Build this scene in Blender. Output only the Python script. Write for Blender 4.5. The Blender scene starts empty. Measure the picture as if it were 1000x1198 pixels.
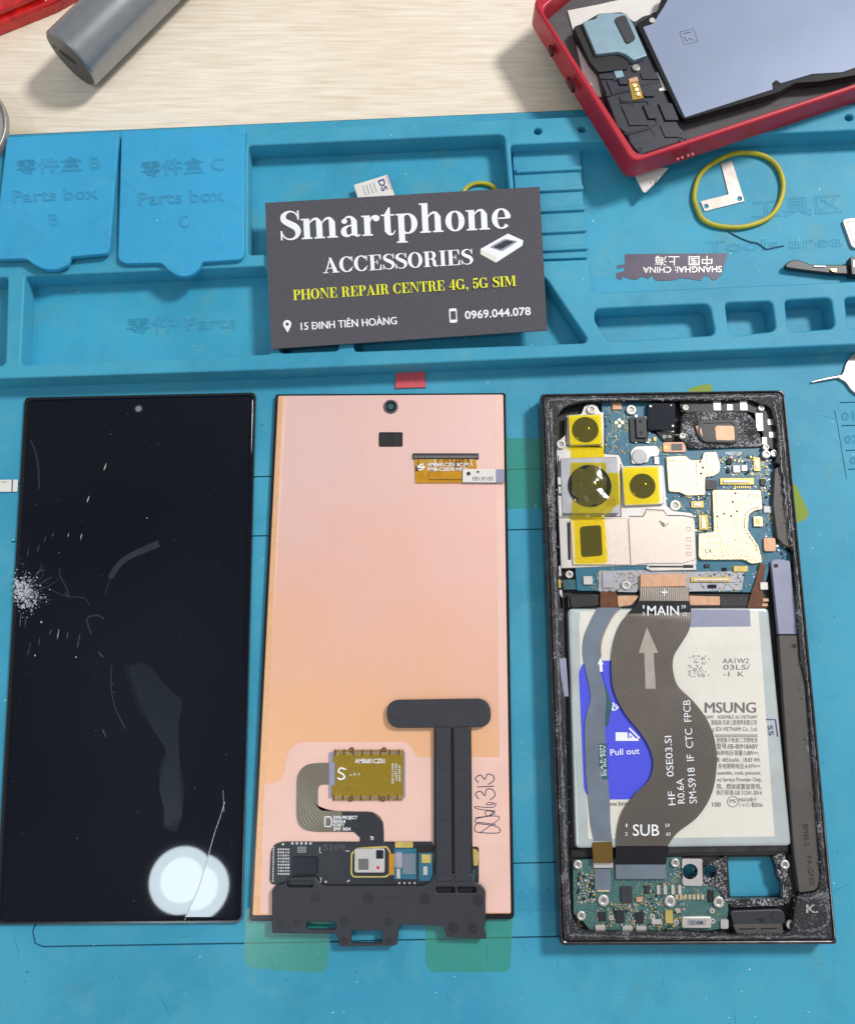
import bpy, math, random
from mathutils import Vector, geometry
random.seed(7)
SC = bpy.context.scene
COL = SC.collection
# ------------------------------------------------------------------ camera geometry (1 unit = 1 cm)
F = 1000.0; H = 26.7; TH = math.atan(F/4600.0*0+0.2174)
CAMP = Vector((0, 0, H))
FW = Vector((0, math.sin(TH), -math.cos(TH))); UP = Vector((0, math.cos(TH), math.sin(TH)))
def W(x, y, z=0.0):
    """point of the horizontal plane at height z seen at picture position x, y"""
    d = FW*F + Vector((1, 0, 0))*(x-500) + UP*(599-y)
    t = (z-H)/d.z
    p = CAMP + d*t
    return Vector((p.x, p.y, z))
def PX(x, y, z=0.0):            # cm per picture pixel there
    return (W(x+1, y, z)-W(x, y, z)).length
# ------------------------------------------------------------------ materials
def lin(c):
    if max(c) > 1.0: c = tuple(v/255 for v in c)
    return tuple((v/12.92 if v <= .04045 else ((v+.055)/1.055)**2.4) for v in c)
class NT:
    def __init__(s, name):
        s.m = bpy.data.materials.new(name); s.m.use_nodes = True
        s.t = s.m.node_tree; s.n = s.t.nodes; s.l = s.t.links
        s.b = s.n['Principled BSDF']; s.out = s.n['Material Output']
    def add(s, ty, **kw):
        n = s.n.new(ty)
        for k, v in kw.items():
            if k in n.inputs.keys(): n.inputs[k].default_value = v
            else: setattr(n, k, v)
        return n
def pm(name, col, rough=.5, metal=0, var=.12, scale=1.5, bump=0, bscale=30, coat=0, col2=None, spec=.5, rvar=0.0, det=4, stretch=None, fac=None, thin=None):
    q = NT(name); b = q.b
    tc = q.add('ShaderNodeTexCoord'); src = tc.outputs['Object']
    if stretch:
        mp = q.add('ShaderNodeMapping'); mp.inputs['Scale'].default_value = stretch
        if fac is not None: mp.inputs['Rotation'].default_value = (0, 0, fac)
        q.l.new(src, mp.inputs[0]); src = mp.outputs[0]
    c1 = lin(col); c2 = lin(col2) if col2 else tuple(v*(1-var*2) for v in c1)
    nz = q.add('ShaderNodeTexNoise'); nz.inputs['Scale'].default_value = scale; nz.inputs['Detail'].default_value = det
    q.l.new(src, nz.inputs['Vector'])
    rp = q.add('ShaderNodeValToRGB'); rp.color_ramp.elements[0].position = .35; rp.color_ramp.elements[1].position = .65
    rp.color_ramp.elements[0].color = (*c2, 1); rp.color_ramp.elements[1].color = (*c1, 1)
    q.l.new(nz.outputs[0], rp.inputs[0]); q.l.new(rp.outputs[0], b.inputs['Base Color'])
    b.inputs['Roughness'].default_value = rough; b.inputs['Metallic'].default_value = metal
    b.inputs['Specular IOR Level'].default_value = spec
    b.inputs['Coat Weight'].default_value = coat; b.inputs['Coat Roughness'].default_value = .05
    if rvar:
        mr = q.add('ShaderNodeMapRange'); mr.inputs['To Min'].default_value = rough-rvar; mr.inputs['To Max'].default_value = rough+rvar
        q.l.new(nz.outputs[0], mr.inputs[0]); q.l.new(mr.outputs[0], b.inputs['Roughness'])
    if bump:
        n2 = q.add('ShaderNodeTexNoise'); n2.inputs['Scale'].default_value = bscale; n2.inputs['Detail'].default_value = 3
        q.l.new(src, n2.inputs['Vector'])
        bp = q.add('ShaderNodeBump'); bp.inputs['Strength'].default_value = bump; bp.inputs['Distance'].default_value = .02
        q.l.new(n2.outputs[0], bp.inputs['Height']); q.l.new(bp.outputs[0], b.inputs['Normal'])
    return q.m
def speckle(name, base, spk, scale=22, thr=.58, rough=.45, bump=.6, metal=0, soft=.06, patch=0):
    q = NT(name); b = q.b
    tc = q.add('ShaderNodeTexCoord')
    nz = q.add('ShaderNodeTexNoise'); nz.inputs['Scale'].default_value = scale; nz.inputs['Detail'].default_value = 5; nz.inputs['Roughness'].default_value = .7
    q.l.new(tc.outputs['Object'], nz.inputs['Vector'])
    rp = q.add('ShaderNodeValToRGB'); e = rp.color_ramp.elements
    e[0].position = thr-soft; e[1].position = thr+soft; e[0].color = (*lin(base), 1); e[1].color = (*lin(spk), 1)
    if patch:
        n2 = q.add('ShaderNodeTexNoise'); n2.inputs['Scale'].default_value = 2.2; n2.inputs['Detail'].default_value = 4; q.l.new(tc.outputs['Object'], n2.inputs['Vector'])
        ma = q.add('ShaderNodeMath', operation='MULTIPLY_ADD'); ma.inputs[1].default_value = patch; ma.inputs[2].default_value = -patch*.5; q.l.new(n2.outputs[0], ma.inputs[0])
        ad = q.add('ShaderNodeMath', operation='ADD'); q.l.new(nz.outputs[0], ad.inputs[0]); q.l.new(ma.outputs[0], ad.inputs[1]); q.l.new(ad.outputs[0], rp.inputs[0])
    else: q.l.new(nz.outputs[0], rp.inputs[0])
    q.l.new(rp.outputs[0], b.inputs['Base Color'])
    b.inputs['Roughness'].default_value = rough; b.inputs['Metallic'].default_value = metal
    bp = q.add('ShaderNodeBump'); bp.inputs['Strength'].default_value = bump; bp.inputs['Distance'].default_value = .04
    q.l.new(nz.outputs[0], bp.inputs['Height']); q.l.new(bp.outputs[0], b.inputs['Normal'])
    return q.m
def film(name, tint, gloss=.08, rough=.1, bump=0, bscale=6, diff=None, dfac=.3):
    q = NT(name); q.n.remove(q.b)
    tr = q.add('ShaderNodeBsdfTransparent'); tr.inputs[0].default_value = (*tint, 1)
    last = tr
    if diff:
        df = q.add('ShaderNodeBsdfDiffuse'); df.inputs[0].default_value = (*lin(diff), 1)
        mx = q.add('ShaderNodeMixShader'); mx.inputs[0].default_value = dfac
        q.l.new(tr.outputs[0], mx.inputs[1]); q.l.new(df.outputs[0], mx.inputs[2]); last = mx
    gl = q.add('ShaderNodeBsdfGlossy'); gl.inputs['Roughness'].default_value = rough; gl.inputs[0].default_value = (1, 1, 1, 1)
    mx = q.add('ShaderNodeMixShader'); mx.inputs[0].default_value = gloss
    q.l.new(last.outputs[0], mx.inputs[1]); q.l.new(gl.outputs[0], mx.inputs[2]); q.l.new(mx.outputs[0], q.out.inputs[0])
    if bump:
        tc = q.add('ShaderNodeTexCoord'); n2 = q.add('ShaderNodeTexNoise'); n2.inputs['Scale'].default_value = bscale; n2.inputs['Detail'].default_value = 3
        q.l.new(tc.outputs['Object'], n2.inputs['Vector'])
        bp = q.add('ShaderNodeBump'); bp.inputs['Strength'].default_value = bump; bp.inputs['Distance'].default_value = .05
        q.l.new(n2.outputs[0], bp.inputs['Height']); q.l.new(bp.outputs[0], gl.inputs['Normal'])
    return q.m
def mat_blue(name, col, dark, dusty):
    """silicone: blue with worn, slightly dusty patches and white specks"""
    q = NT(name); b = q.b
    tc = q.add('ShaderNodeTexCoord')
    n1 = q.add('ShaderNodeTexNoise'); n1.inputs['Scale'].default_value = .22; n1.inputs['Detail'].default_value = 5
    n2 = q.add('ShaderNodeTexNoise'); n2.inputs['Scale'].default_value = 1.1; n2.inputs['Detail'].default_value = 6; n2.inputs['Roughness'].default_value = .65
    n3 = q.add('ShaderNodeTexNoise'); n3.inputs['Scale'].default_value = 7.5; n3.inputs['Detail'].default_value = 2
    n4 = q.add('ShaderNodeTexNoise'); n4.inputs['Scale'].default_value = 60
    for n in (n1, n2, n3, n4): q.l.new(tc.outputs['Object'], n.inputs['Vector'])
    r1 = q.add('ShaderNodeValToRGB'); r1.color_ramp.elements[0].position = .4; r1.color_ramp.elements[1].position = .6
    r1.color_ramp.elements[0].color = (*lin(dark), 1); r1.color_ramp.elements[1].color = (*lin(col), 1)
    q.l.new(n1.outputs[0], r1.inputs[0])
    m1 = q.add('ShaderNodeMix', data_type='RGBA'); m1.inputs[7].default_value = (*lin(dusty), 1)
    mr = q.add('ShaderNodeMapRange'); mr.inputs['From Min'].default_value = .5; mr.inputs['From Max'].default_value = .75; mr.inputs['To Max'].default_value = .55
    q.l.new(n2.outputs[0], mr.inputs[0]); q.l.new(mr.outputs[0], m1.inputs[0]); q.l.new(r1.outputs[0], m1.inputs[6])
    m2 = q.add('ShaderNodeMix', data_type='RGBA'); m2.inputs[7].default_value = (.55, .72, .78, 1)
    mr2 = q.add('ShaderNodeMapRange'); mr2.inputs['From Min'].default_value = .765; mr2.inputs['From Max'].default_value = .785
    q.l.new(n3.outputs[0], mr2.inputs[0]); q.l.new(mr2.outputs[0], m2.inputs[0]); q.l.new(m1.outputs[2], m2.inputs[6])
    m3 = q.add('ShaderNodeMix', data_type='RGBA'); m3.inputs[7].default_value = (*lin((30, 92, 112)), 1)
    mr3 = q.add('ShaderNodeMapRange'); mr3.inputs['From Min'].default_value = .245; mr3.inputs['From Max'].default_value = .215
    q.l.new(n3.outputs[0], mr3.inputs[0]); q.l.new(mr3.outputs[0], m3.inputs[0]); q.l.new(m2.outputs[2], m3.inputs[6])
    # rubbed, slightly soiled areas
    n5 = q.add('ShaderNodeTexNoise'); n5.inputs['Scale'].default_value = .55; n5.inputs['Detail'].default_value = 9; n5.inputs['Roughness'].default_value = .72; n5.inputs['Distortion'].default_value = .6
    q.l.new(tc.outputs['Object'], n5.inputs['Vector'])
    m4 = q.add('ShaderNodeMix', data_type='RGBA', blend_type='MULTIPLY'); m4.inputs[7].default_value = (.80, .86, .86, 1)
    mr4 = q.add('ShaderNodeMapRange'); mr4.inputs['From Min'].default_value = .53; mr4.inputs['From Max'].default_value = .66; mr4.inputs['To Max'].default_value = .7
    q.l.new(n5.outputs[0], mr4.inputs[0]); q.l.new(mr4.outputs[0], m4.inputs[0]); q.l.new(m3.outputs[2], m4.inputs[6])
    q.l.new(m4.outputs[2], b.inputs['Base Color'])
    b.inputs['Roughness'].default_value = .55; b.inputs['Specular IOR Level'].default_value = .35
    bp = q.add('ShaderNodeBump'); bp.inputs['Strength'].default_value = .25; bp.inputs['Distance'].default_value = .01
    q.l.new(n4.outputs[0], bp.inputs['Height']); q.l.new(bp.outputs[0], b.inputs['Normal'])
    return q.m
def flexmat(name, col, line, freq, rough=.35, metal=.6):
    q = NT(name); b = q.b
    uv = q.add('ShaderNodeUVMap'); uv.uv_map = 'UVMap'
    mp = q.add('ShaderNodeMapping'); mp.inputs['Scale'].default_value = (1, 1, 1); q.l.new(uv.outputs[0], mp.inputs[0])
    wv = q.add('ShaderNodeTexWave', wave_type='BANDS', bands_direction='X'); wv.inputs['Scale'].default_value = freq; wv.inputs['Distortion'].default_value = 1.2; wv.inputs['Detail'].default_value = 2; wv.inputs['Detail Scale'].default_value = .6
    q.l.new(mp.outputs[0], wv.inputs['Vector'])
    tc = q.add('ShaderNodeTexCoord'); nz = q.add('ShaderNodeTexNoise'); nz.inputs['Scale'].default_value = .8; q.l.new(tc.outputs['Object'], nz.inputs['Vector'])
    mu = q.add('ShaderNodeMath', operation='MULTIPLY'); q.l.new(wv.outputs[1], mu.inputs[0]); q.l.new(nz.outputs[0], mu.inputs[1])
    rp = q.add('ShaderNodeValToRGB'); e = rp.color_ramp.elements; e[0].position = .05; e[1].position = .75
    e[0].color = (*lin(col), 1); e[1].color = (*lin(line), 1)
    q.l.new(mu.outputs[0], rp.inputs[0]); q.l.new(rp.outputs[0], b.inputs['Base Color'])
    b.inputs['Roughness'].default_value = rough; b.inputs['Metallic'].default_value = metal
    bp = q.add('ShaderNodeBump'); bp.inputs['Strength'].default_value = .25; bp.inputs['Distance'].default_value = .01
    q.l.new(wv.outputs[1], bp.inputs['Height']); q.l.new(bp.outputs[0], b.inputs['Normal'])
    return q.m
def wood():
    q = NT('pale_wood'); b = q.b
    tc = q.add('ShaderNodeTexCoord'); mp = q.add('ShaderNodeMapping')
    mp.inputs['Rotation'].default_value = (0, 0, math.radians(-1)); mp.inputs['Scale'].default_value = (.10, 1.7, 1)
    q.l.new(tc.outputs['Object'], mp.inputs[0])
    n1 = q.add('ShaderNodeTexNoise'); n1.inputs['Scale'].default_value = 5; n1.inputs['Detail'].default_value = 8; n1.inputs['Roughness'].default_value = .6; n1.inputs['Distortion'].default_value = .4
    q.l.new(mp.outputs[0], n1.inputs['Vector'])
    rp = q.add('ShaderNodeValToRGB'); e = rp.color_ramp.elements; e[0].position = .3; e[1].position = .62
    e[0].color = (*lin((222, 207, 184)), 1); e[1].color = (*lin((242, 232, 215)), 1)
    q.l.new(n1.outputs[0], rp.inputs[0])
    n2 = q.add('ShaderNodeTexNoise'); n2.inputs['Scale'].default_value = .12; q.l.new(tc.outputs['Object'], n2.inputs['Vector'])
    m = q.add('ShaderNodeMix', data_type='RGBA', blend_type='MULTIPLY'); m.inputs[0].default_value = .5
    r2 = q.add('ShaderNodeValToRGB'); r2.color_ramp.elements[0].position = .4; r2.color_ramp.elements[1].position = .6
    r2.color_ramp.elements[0].color = (.90, .84, .76, 1); r2.color_ramp.elements[1].color = (1, 1, 1, 1)
    q.l.new(n2.outputs[0], r2.inputs[0]); q.l.new(rp.outputs[0], m.inputs[6]); q.l.new(r2.outputs[0], m.inputs[7])
    q.l.new(m.outputs[2], b.inputs['Base Color'])
    b.inputs['Roughness'].default_value = .38
    bp = q.add('ShaderNodeBump'); bp.inputs['Strength'].default_value = .15; bp.inputs['Distance'].default_value = .02
    q.l.new(n1.outputs[0], bp.inputs['Height']); q.l.new(bp.outputs[0], b.inputs['Normal'])
    return q.m

M = dict(
 wood=wood(),
 blue=mat_blue('blue_silicone', (64, 158, 188), (52, 146, 178), (88, 160, 176)),
 bluefloor=mat_blue('blue_silicone_dusty', (60, 162, 194), (52, 150, 182), (98, 158, 164)),
 bluelid=mat_blue('blue_silicone_flap', (56, 160, 206), (52, 154, 198), (72, 162, 196)),
 groove=pm('silicone_groove', (40, 112, 138), .7),
 relief=pm('silicone_relief', (50, 138, 178), .6),
 card=speckle('grey_card_stock', (66, 64, 70), (108, 106, 114), scale=28, thr=.58, rough=.8, bump=.1, soft=.12),
 white=pm('white_print', (236, 238, 242), .6, var=.02),
 yellowink=pm('yellow_print', (226, 226, 40), .6, var=.02),
 blackink=pm('black_print', (40, 40, 46), .6, var=.05),
 greyink=pm('grey_print', (110, 108, 108), .6, var=.05),
 blueink=pm('blue_print', (66, 62, 130), .6, var=.05),
 glass=pm('black_display_glass', (8, 12, 26), .025, 0, .12, .2, spec=.22, coat=.0, rvar=.008),
 blackedge=pm('black_plastic_edge', (14, 14, 16), .22, 0, .2, 3),
 dkplastic=pm('dark_plastic', (46, 47, 55), .48, 0, .06, 2, bump=.12, bscale=60),
 dkplastic2=pm('darker_plastic', (34, 35, 40), .42, 0, .1, 2, bump=.12, bscale=60),
 antenna=pm('grey_plastic', (84, 79, 76), .5, 0, .08, 1.5, bump=.2, bscale=80),
 black=pm('black_matte', (14, 14, 16), .6, 0, .1, 3),
 glue=speckle('black_frame_with_glue_residue', (28, 28, 32), (170, 170, 178), scale=26, thr=.655, rough=.27, bump=.8, soft=.05, patch=.6),
 gluedense=speckle('black_mesh_texture', (16, 16, 18), (170, 170, 176), scale=18, thr=.56, patch=.4, rough=.3, bump=1.0, soft=.05),
 metalrim=pm('polished_dark_rim', (96, 92, 94), .22, .9, .2, 3),
 chassis=pm('dark_chassis', (44, 42, 44), .45, .2, .2, 3, bump=.3, bscale=20),
 pcb=speckle('blue_circuit_board', (30, 102, 128), (112, 156, 168), scale=34, thr=.64, rough=.35, bump=.15, soft=.04),
 pcbgreen=speckle('green_circuit_board', (56, 100, 98), (170, 186, 180), scale=30, thr=.61, rough=.35, bump=.2, soft=.05),
 pcbblack=pm('black_circuit_board', (36, 38, 46), .35, 0, .15, 4, bump=.1, bscale=40),
 silver=pm('brushed_silver_metal', (208, 202, 198), .36, .45, .06, 2, bump=.15, bscale=90),
 silverpink=speckle('brushed_warm_metal', (188, 172, 160), (234, 220, 208), scale=34, thr=.52, rough=.36, bump=.2, metal=.35, soft=.2),
 greymetal=pm('grey_camera_plate', (172, 172, 178), .38, .4, .08, 2),
 gold=speckle('pale_gold_shield', (196, 176, 142), (234, 216, 182), scale=22, thr=.5, rough=.30, bump=.35, metal=.6, patch=.35, soft=.2),
 goldpin=pm('gold_contacts', (196, 160, 70), .3, .6, .2, 9),
 brass=pm('yellow_brass', (214, 190, 110), .35, .4, .1, 5),
 copper=pm('copper_pad', (206, 160, 128), .45, .3, .08, 6),
 arrowgrey=pm('pale_print_on_flex', (172, 162, 152), .4, .1, .06, 3),
 painted_reflection=film('painted_reflection_film', (.97, .98, .98), gloss=.004, rough=.3, diff=(60, 100, 110), dfac=.016),
 darkred=pm('dark_red_recess', (96, 12, 30), .5),
 glint=pm('dried_glue', (120, 120, 126), .28, .1, .4, 14, bump=.8, bscale=30),
 wear=pm('mat_wear', (96, 172, 198), .6, 0, .15, 3),
 lens=pm('lens_black', (22, 26, 26), .12, 0, .3, 6, coat=.6),
 navy=pm('navy_chip', (14, 18, 34), .15, 0, .1, 3, coat=.3),
 ytape=film('yellow_film', (.98, .88, .04), gloss=.05, rough=.16, bump=.10, bscale=2.5, diff=(250, 232, 0), dfac=.06),
 ytapew=film('yellow_film_wrinkled', (.97, .86, .04), gloss=.07, rough=.12, bump=.5, bscale=2.2, diff=(250, 232, 10), dfac=.06),
 gtape=film('green_film', (.56, .90, .76), gloss=.06, rough=.22, bump=.12, bscale=1.2, diff=(70, 182, 156), dfac=.30),
 ygtape=film('lime_film', (.55, .72, .05), gloss=.03, rough=.5, diff=(160, 180, 20), dfac=.55),
 rubber=pm('yellow_rubber', (190, 178, 30), .45, 0, .12, 2),
 battery=pm('battery_wrap', (228, 223, 212), .34, .12, .04, .6, bump=.35, bscale=3),
 batteryedge=pm('battery_pouch', (196, 204, 204), .3, .35, .06, 1.2, bump=.1, bscale=4),
 bluesticker=speckle('blue_sticker', (58, 66, 208), (84, 92, 228), scale=40, thr=.55, rough=.5, bump=.05, soft=.2),
 lavender=pm('lavender_film', (146, 148, 172), .4, 0, .04, 2),
 slate=pm('slate_flex', (122, 132, 146), .32, .25, .1, 1.2),
 tealdark=pm('teal_label', (38, 88, 96), .5),
 flex=flexmat('bronze_flex', (100, 93, 88), (128, 119, 111), 8),
 flexdark=flexmat('grey_flex', (58, 56, 60), (88, 84, 84), 5.5),
 flexend=pm('black_flex_end', (30, 30, 34), .3, .2, .1, 2),
 flexs=flexmat('grey_brown_flex', (122, 114, 102), (146, 136, 120), 5.0),
 orangeflex=pm('amber_flex', (206, 146, 20), .3, .1, .1, 4),
 brownflex=pm('brown_flex', (110, 66, 40), .3, .1, .15, 5),
 brownolive=pm('olive_brown_flex', (112, 84, 28), .3, .1, .15, 5, stretch=(30, 1, 1)),
 olive=pm('olive_gold_chip_film', (150, 122, 10), .35, .15, .08, 9),
 red=pm('red_silicone_case', (188, 26, 50), .36, 0, .08, .8, bump=.1, bscale=30),
 redgloss=pm('red_gloss_plastic', (214, 30, 24), .15, 0, .3, 2.5, col2=(170, 14, 14), coat=.6),
 greylining=pm('case_lining', (92, 90, 92), .8, 0, .1, 3, bump=.2, bscale=60),
 paper=pm('white_paper', (226, 222, 216), .7, 0, .03, 1),
 plateblue=pm('blue_grey_plate', (134, 146, 172), .42, .15, .04, .5),
 spkmetal=pm('pale_blue_metal', (148, 176, 190), .35, .45, .05, 2, bump=.1, bscale=70),
 navyplastic=pm('navy_black_plastic', (34, 38, 52), .42, 0, .12, 3, bump=.15, bscale=40),
 gunmetal=pm('grey_anodised_metal', (158, 160, 164), .32, .85, .04, 3, bump=.06, bscale=200),
 gundark=pm('grey_anodised_end', (92, 94, 96), .4, .7, .05, 3),
 steel=pm('plain_steel', (176, 172, 168), .34, .8, .08, 3),
 lsteel=pm('dull_steel', (180, 172, 166), .42, .55, .1, 3),
 purple=pm('purple_grey_label', (84, 72, 96), .45, 0, .1, 2),
 simgold=pm('sim_contacts', (214, 204, 170), .35, .3, .1, 5),
 thread=pm('teal_thread', (20, 90, 110), .6),
 redtape=pm('red_tape', (214, 84, 96), .45, 0, .08, 4, stretch=(8, 1, 1)),
 dish=pm('grey_dish', (160, 164, 160), .3, 0, .1, 3),
 pinkfilm=pm('pale_pink_backing', (240, 198, 184), .45, .1, .03, 1.2),
 crack=pm('shattered_glass', (205, 210, 220), .35, 0, .3, 20, bump=.8, bscale=20),
 scratch=pm('scratch_mark', (96, 98, 110), .4, 0, .4, 8),
 scratchw=pm('deep_scratch_mark', (186, 176, 164), .4, 0, .3, 8),
 smear=pm('smear_mark', (32, 35, 48), .35, 0, .2, 2),
 holedark=pm('hole_dark', (20, 46, 56), .6),
 ink=pm('pen_ink', (60, 66, 96), .5),
 reddot=pm('red_dot', (220, 50, 70), .5),
)
def copperfoil():
    q = NT('copper_foil_backing'); b = q.b
    tc = q.add('ShaderNodeTexCoord')
    n = q.add('ShaderNodeTexNoise'); n.inputs['Scale'].default_value = .16; n.inputs['Detail'].default_value = 2; n.inputs['Distortion'].default_value = .8
    q.l.new(tc.outputs['Object'], n.inputs['Vector'])
    sx = q.add('ShaderNodeSeparateXYZ'); q.l.new(tc.outputs['Object'], sx.inputs[0])
    # iridescent sheen painted into the foil colour, rose (top) to amber (middle)
    mr = q.add('ShaderNodeMapRange'); mr.inputs['From Min'].default_value = 6.5; mr.inputs['From Max'].default_value = -2.5
    q.l.new(sx.outputs['Y'], mr.inputs[0])
    ad = q.add('ShaderNodeMath', operation='ADD'); mu = q.add('ShaderNodeMath', operation='MULTIPLY_ADD'); mu.inputs[1].default_value = 1.1; mu.inputs[2].default_value = -.55
    q.l.new(n.outputs[0], mu.inputs[0]); q.l.new(mu.outputs[0], ad.inputs[0]); q.l.new(mr.outputs[0], ad.inputs[1])
    rp = q.add('ShaderNodeValToRGB'); e = rp.color_ramp.elements; e[0].position = 0; e[0].color = (*lin((240, 200, 192)), 1)
    e[1].position = 1; e[1].color = (*lin((246, 188, 144)), 1); k = e.new(.45); k.color = (*lin((244, 192, 174)), 1)
    q.l.new(ad.outputs[0], rp.inputs[0]); 
    mp = q.add('ShaderNodeMapping'); mp.inputs['Scale'].default_value = (14, .6, 1); q.l.new(tc.outputs['Object'], mp.inputs[0])
    n2 = q.add('ShaderNodeTexNoise'); n2.inputs['Scale'].default_value = 3; q.l.new(mp.outputs[0], n2.inputs['Vector'])
    m = q.add('ShaderNodeMix', data_type='RGBA', blend_type='MULTIPLY'); m.inputs[0].default_value = .09
    q.l.new(rp.outputs[0], m.inputs[6]); q.l.new(n2.outputs[0], m.inputs[7]); 
    q.l.new(m.outputs[2], b.inputs['Base Color'])
    b.inputs['Roughness'].default_value = .4; b.inputs['Metallic'].default_value = .3
    bp = q.add('ShaderNodeBump'); bp.inputs['Strength'].default_value = .5; bp.inputs['Distance'].default_value = .06
    q.l.new(n.outputs[0], bp.inputs['Height']); q.l.new(bp.outputs[0], b.inputs['Normal'])
    return q.m
M['foil'] = copperfoil()
M['foiledge'] = pm('orange_foil_edge', (240, 186, 140), .4, .3, .05, 5, bump=.3, bscale=12)
# ------------------------------------------------------------------ object tree helpers
ORG = {}
def tag(o, label=None, cat=None, group=None, kind=None):
    if label: o['label'] = label
    if cat: o['category'] = cat
    if group: o['group'] = group
    if kind: o['kind'] = kind
    return o
def thing(name, px, label, cat, z=0.0, group=None):
    o = bpy.data.objects.new(name, None); COL.objects.link(o); p = W(px[0], px[1], z)
    o.location = p; o.empty_display_size = .3; ORG[o.name] = p
    return tag(o, label, cat, group)
def rc(pts, r=4, n=4):
    """round the corners of an outline; a point may carry its own radius as third value"""
    out = []; N = len(pts)
    for i in range(N):
        p = pts[i]; rr = p[2] if len(p) > 2 else r
        a = Vector(pts[i-1][:2]); b = Vector(p[:2]); c = Vector(pts[(i+1) % N][:2])
        u = a-b; v = c-b
        if rr <= 0 or u.length < 1e-6 or v.length < 1e-6: out.append(tuple(b)); continue
        k = min(rr, u.length*.48, v.length*.48); s = b+u.normalized()*k; e = b+v.normalized()*k
        for j in range(n+1):
            t = j/n; q = s*(1-t)**2+b*2*t*(1-t)+e*t*t; out.append((q.x, q.y))
    return out
def circ(x, y, r, n=24, ry=None):
    ry = ry or r
    return [(x+r*math.cos(2*math.pi*i/n), y+ry*math.sin(2*math.pi*i/n)) for i in range(n)]
def box(x0, y0, x1, y1, sk=0.0):
    """upright rectangle; sk leans it (dx per dy) as the thing it belongs to leans"""
    d = (y1-y0)*sk
    return [(x0, y0), (x1, y0), (x1+d, y1), (x0+d, y1)]
def cr(pts, n=8, closed=False):
    """Catmull-Rom through points (any dimension)"""
    P = [tuple(p) for p in pts]; out = []
    N = len(P); rng = range(N if closed else N-1)
    for i in rng:
        p0 = P[(i-1) % N] if (closed or i > 0) else P[0]; p1 = P[i]; p2 = P[(i+1) % N]; p3 = P[(i+2) % N] if (closed or i < N-2) else P[-1]
        for j in range(n):
            t = j/n
            out.append(tuple(.5*((2*b)+(-a+c)*t+(2*a-5*b+4*c-d)*t*t+(-a+3*b-3*c+d)*t**3) for a, b, c, d in zip(p0, p1, p2, p3)))
    if not closed: out.append(P[-1])
    return out
def area(p): return sum(p[i-1][0]*p[i][1]-p[i][0]*p[i-1][1] for i in range(len(p)))/2
TCACHE = {}
def textgeo(s, bold=0.0, outline=0.0):
    k = (s, bold, outline)
    if k in TCACHE: return TCACHE[k]
    cu = bpy.data.curves.new('t', 'FONT'); cu.body = s; cu.size = 1; cu.offset = bold; cu.resolution_u = 3
    if outline: cu.fill_mode = 'NONE'; cu.bevel_depth = outline; cu.bevel_resolution = 0
    ob = bpy.data.objects.new('t', cu); COL.objects.link(ob)
    dg = bpy.context.evaluated_depsgraph_get()
    me = bpy.data.meshes.new_from_object(ob.evaluated_get(dg))
    v = [tuple(x.co) for x in me.vertices]; f = [tuple(p.vertices) for p in me.polygons]
    bpy.data.objects.remove(ob); bpy.data.curves.remove(cu); bpy.data.meshes.remove(me)
    TCACHE[k] = (v, f); return v, f
CAP = None
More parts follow.
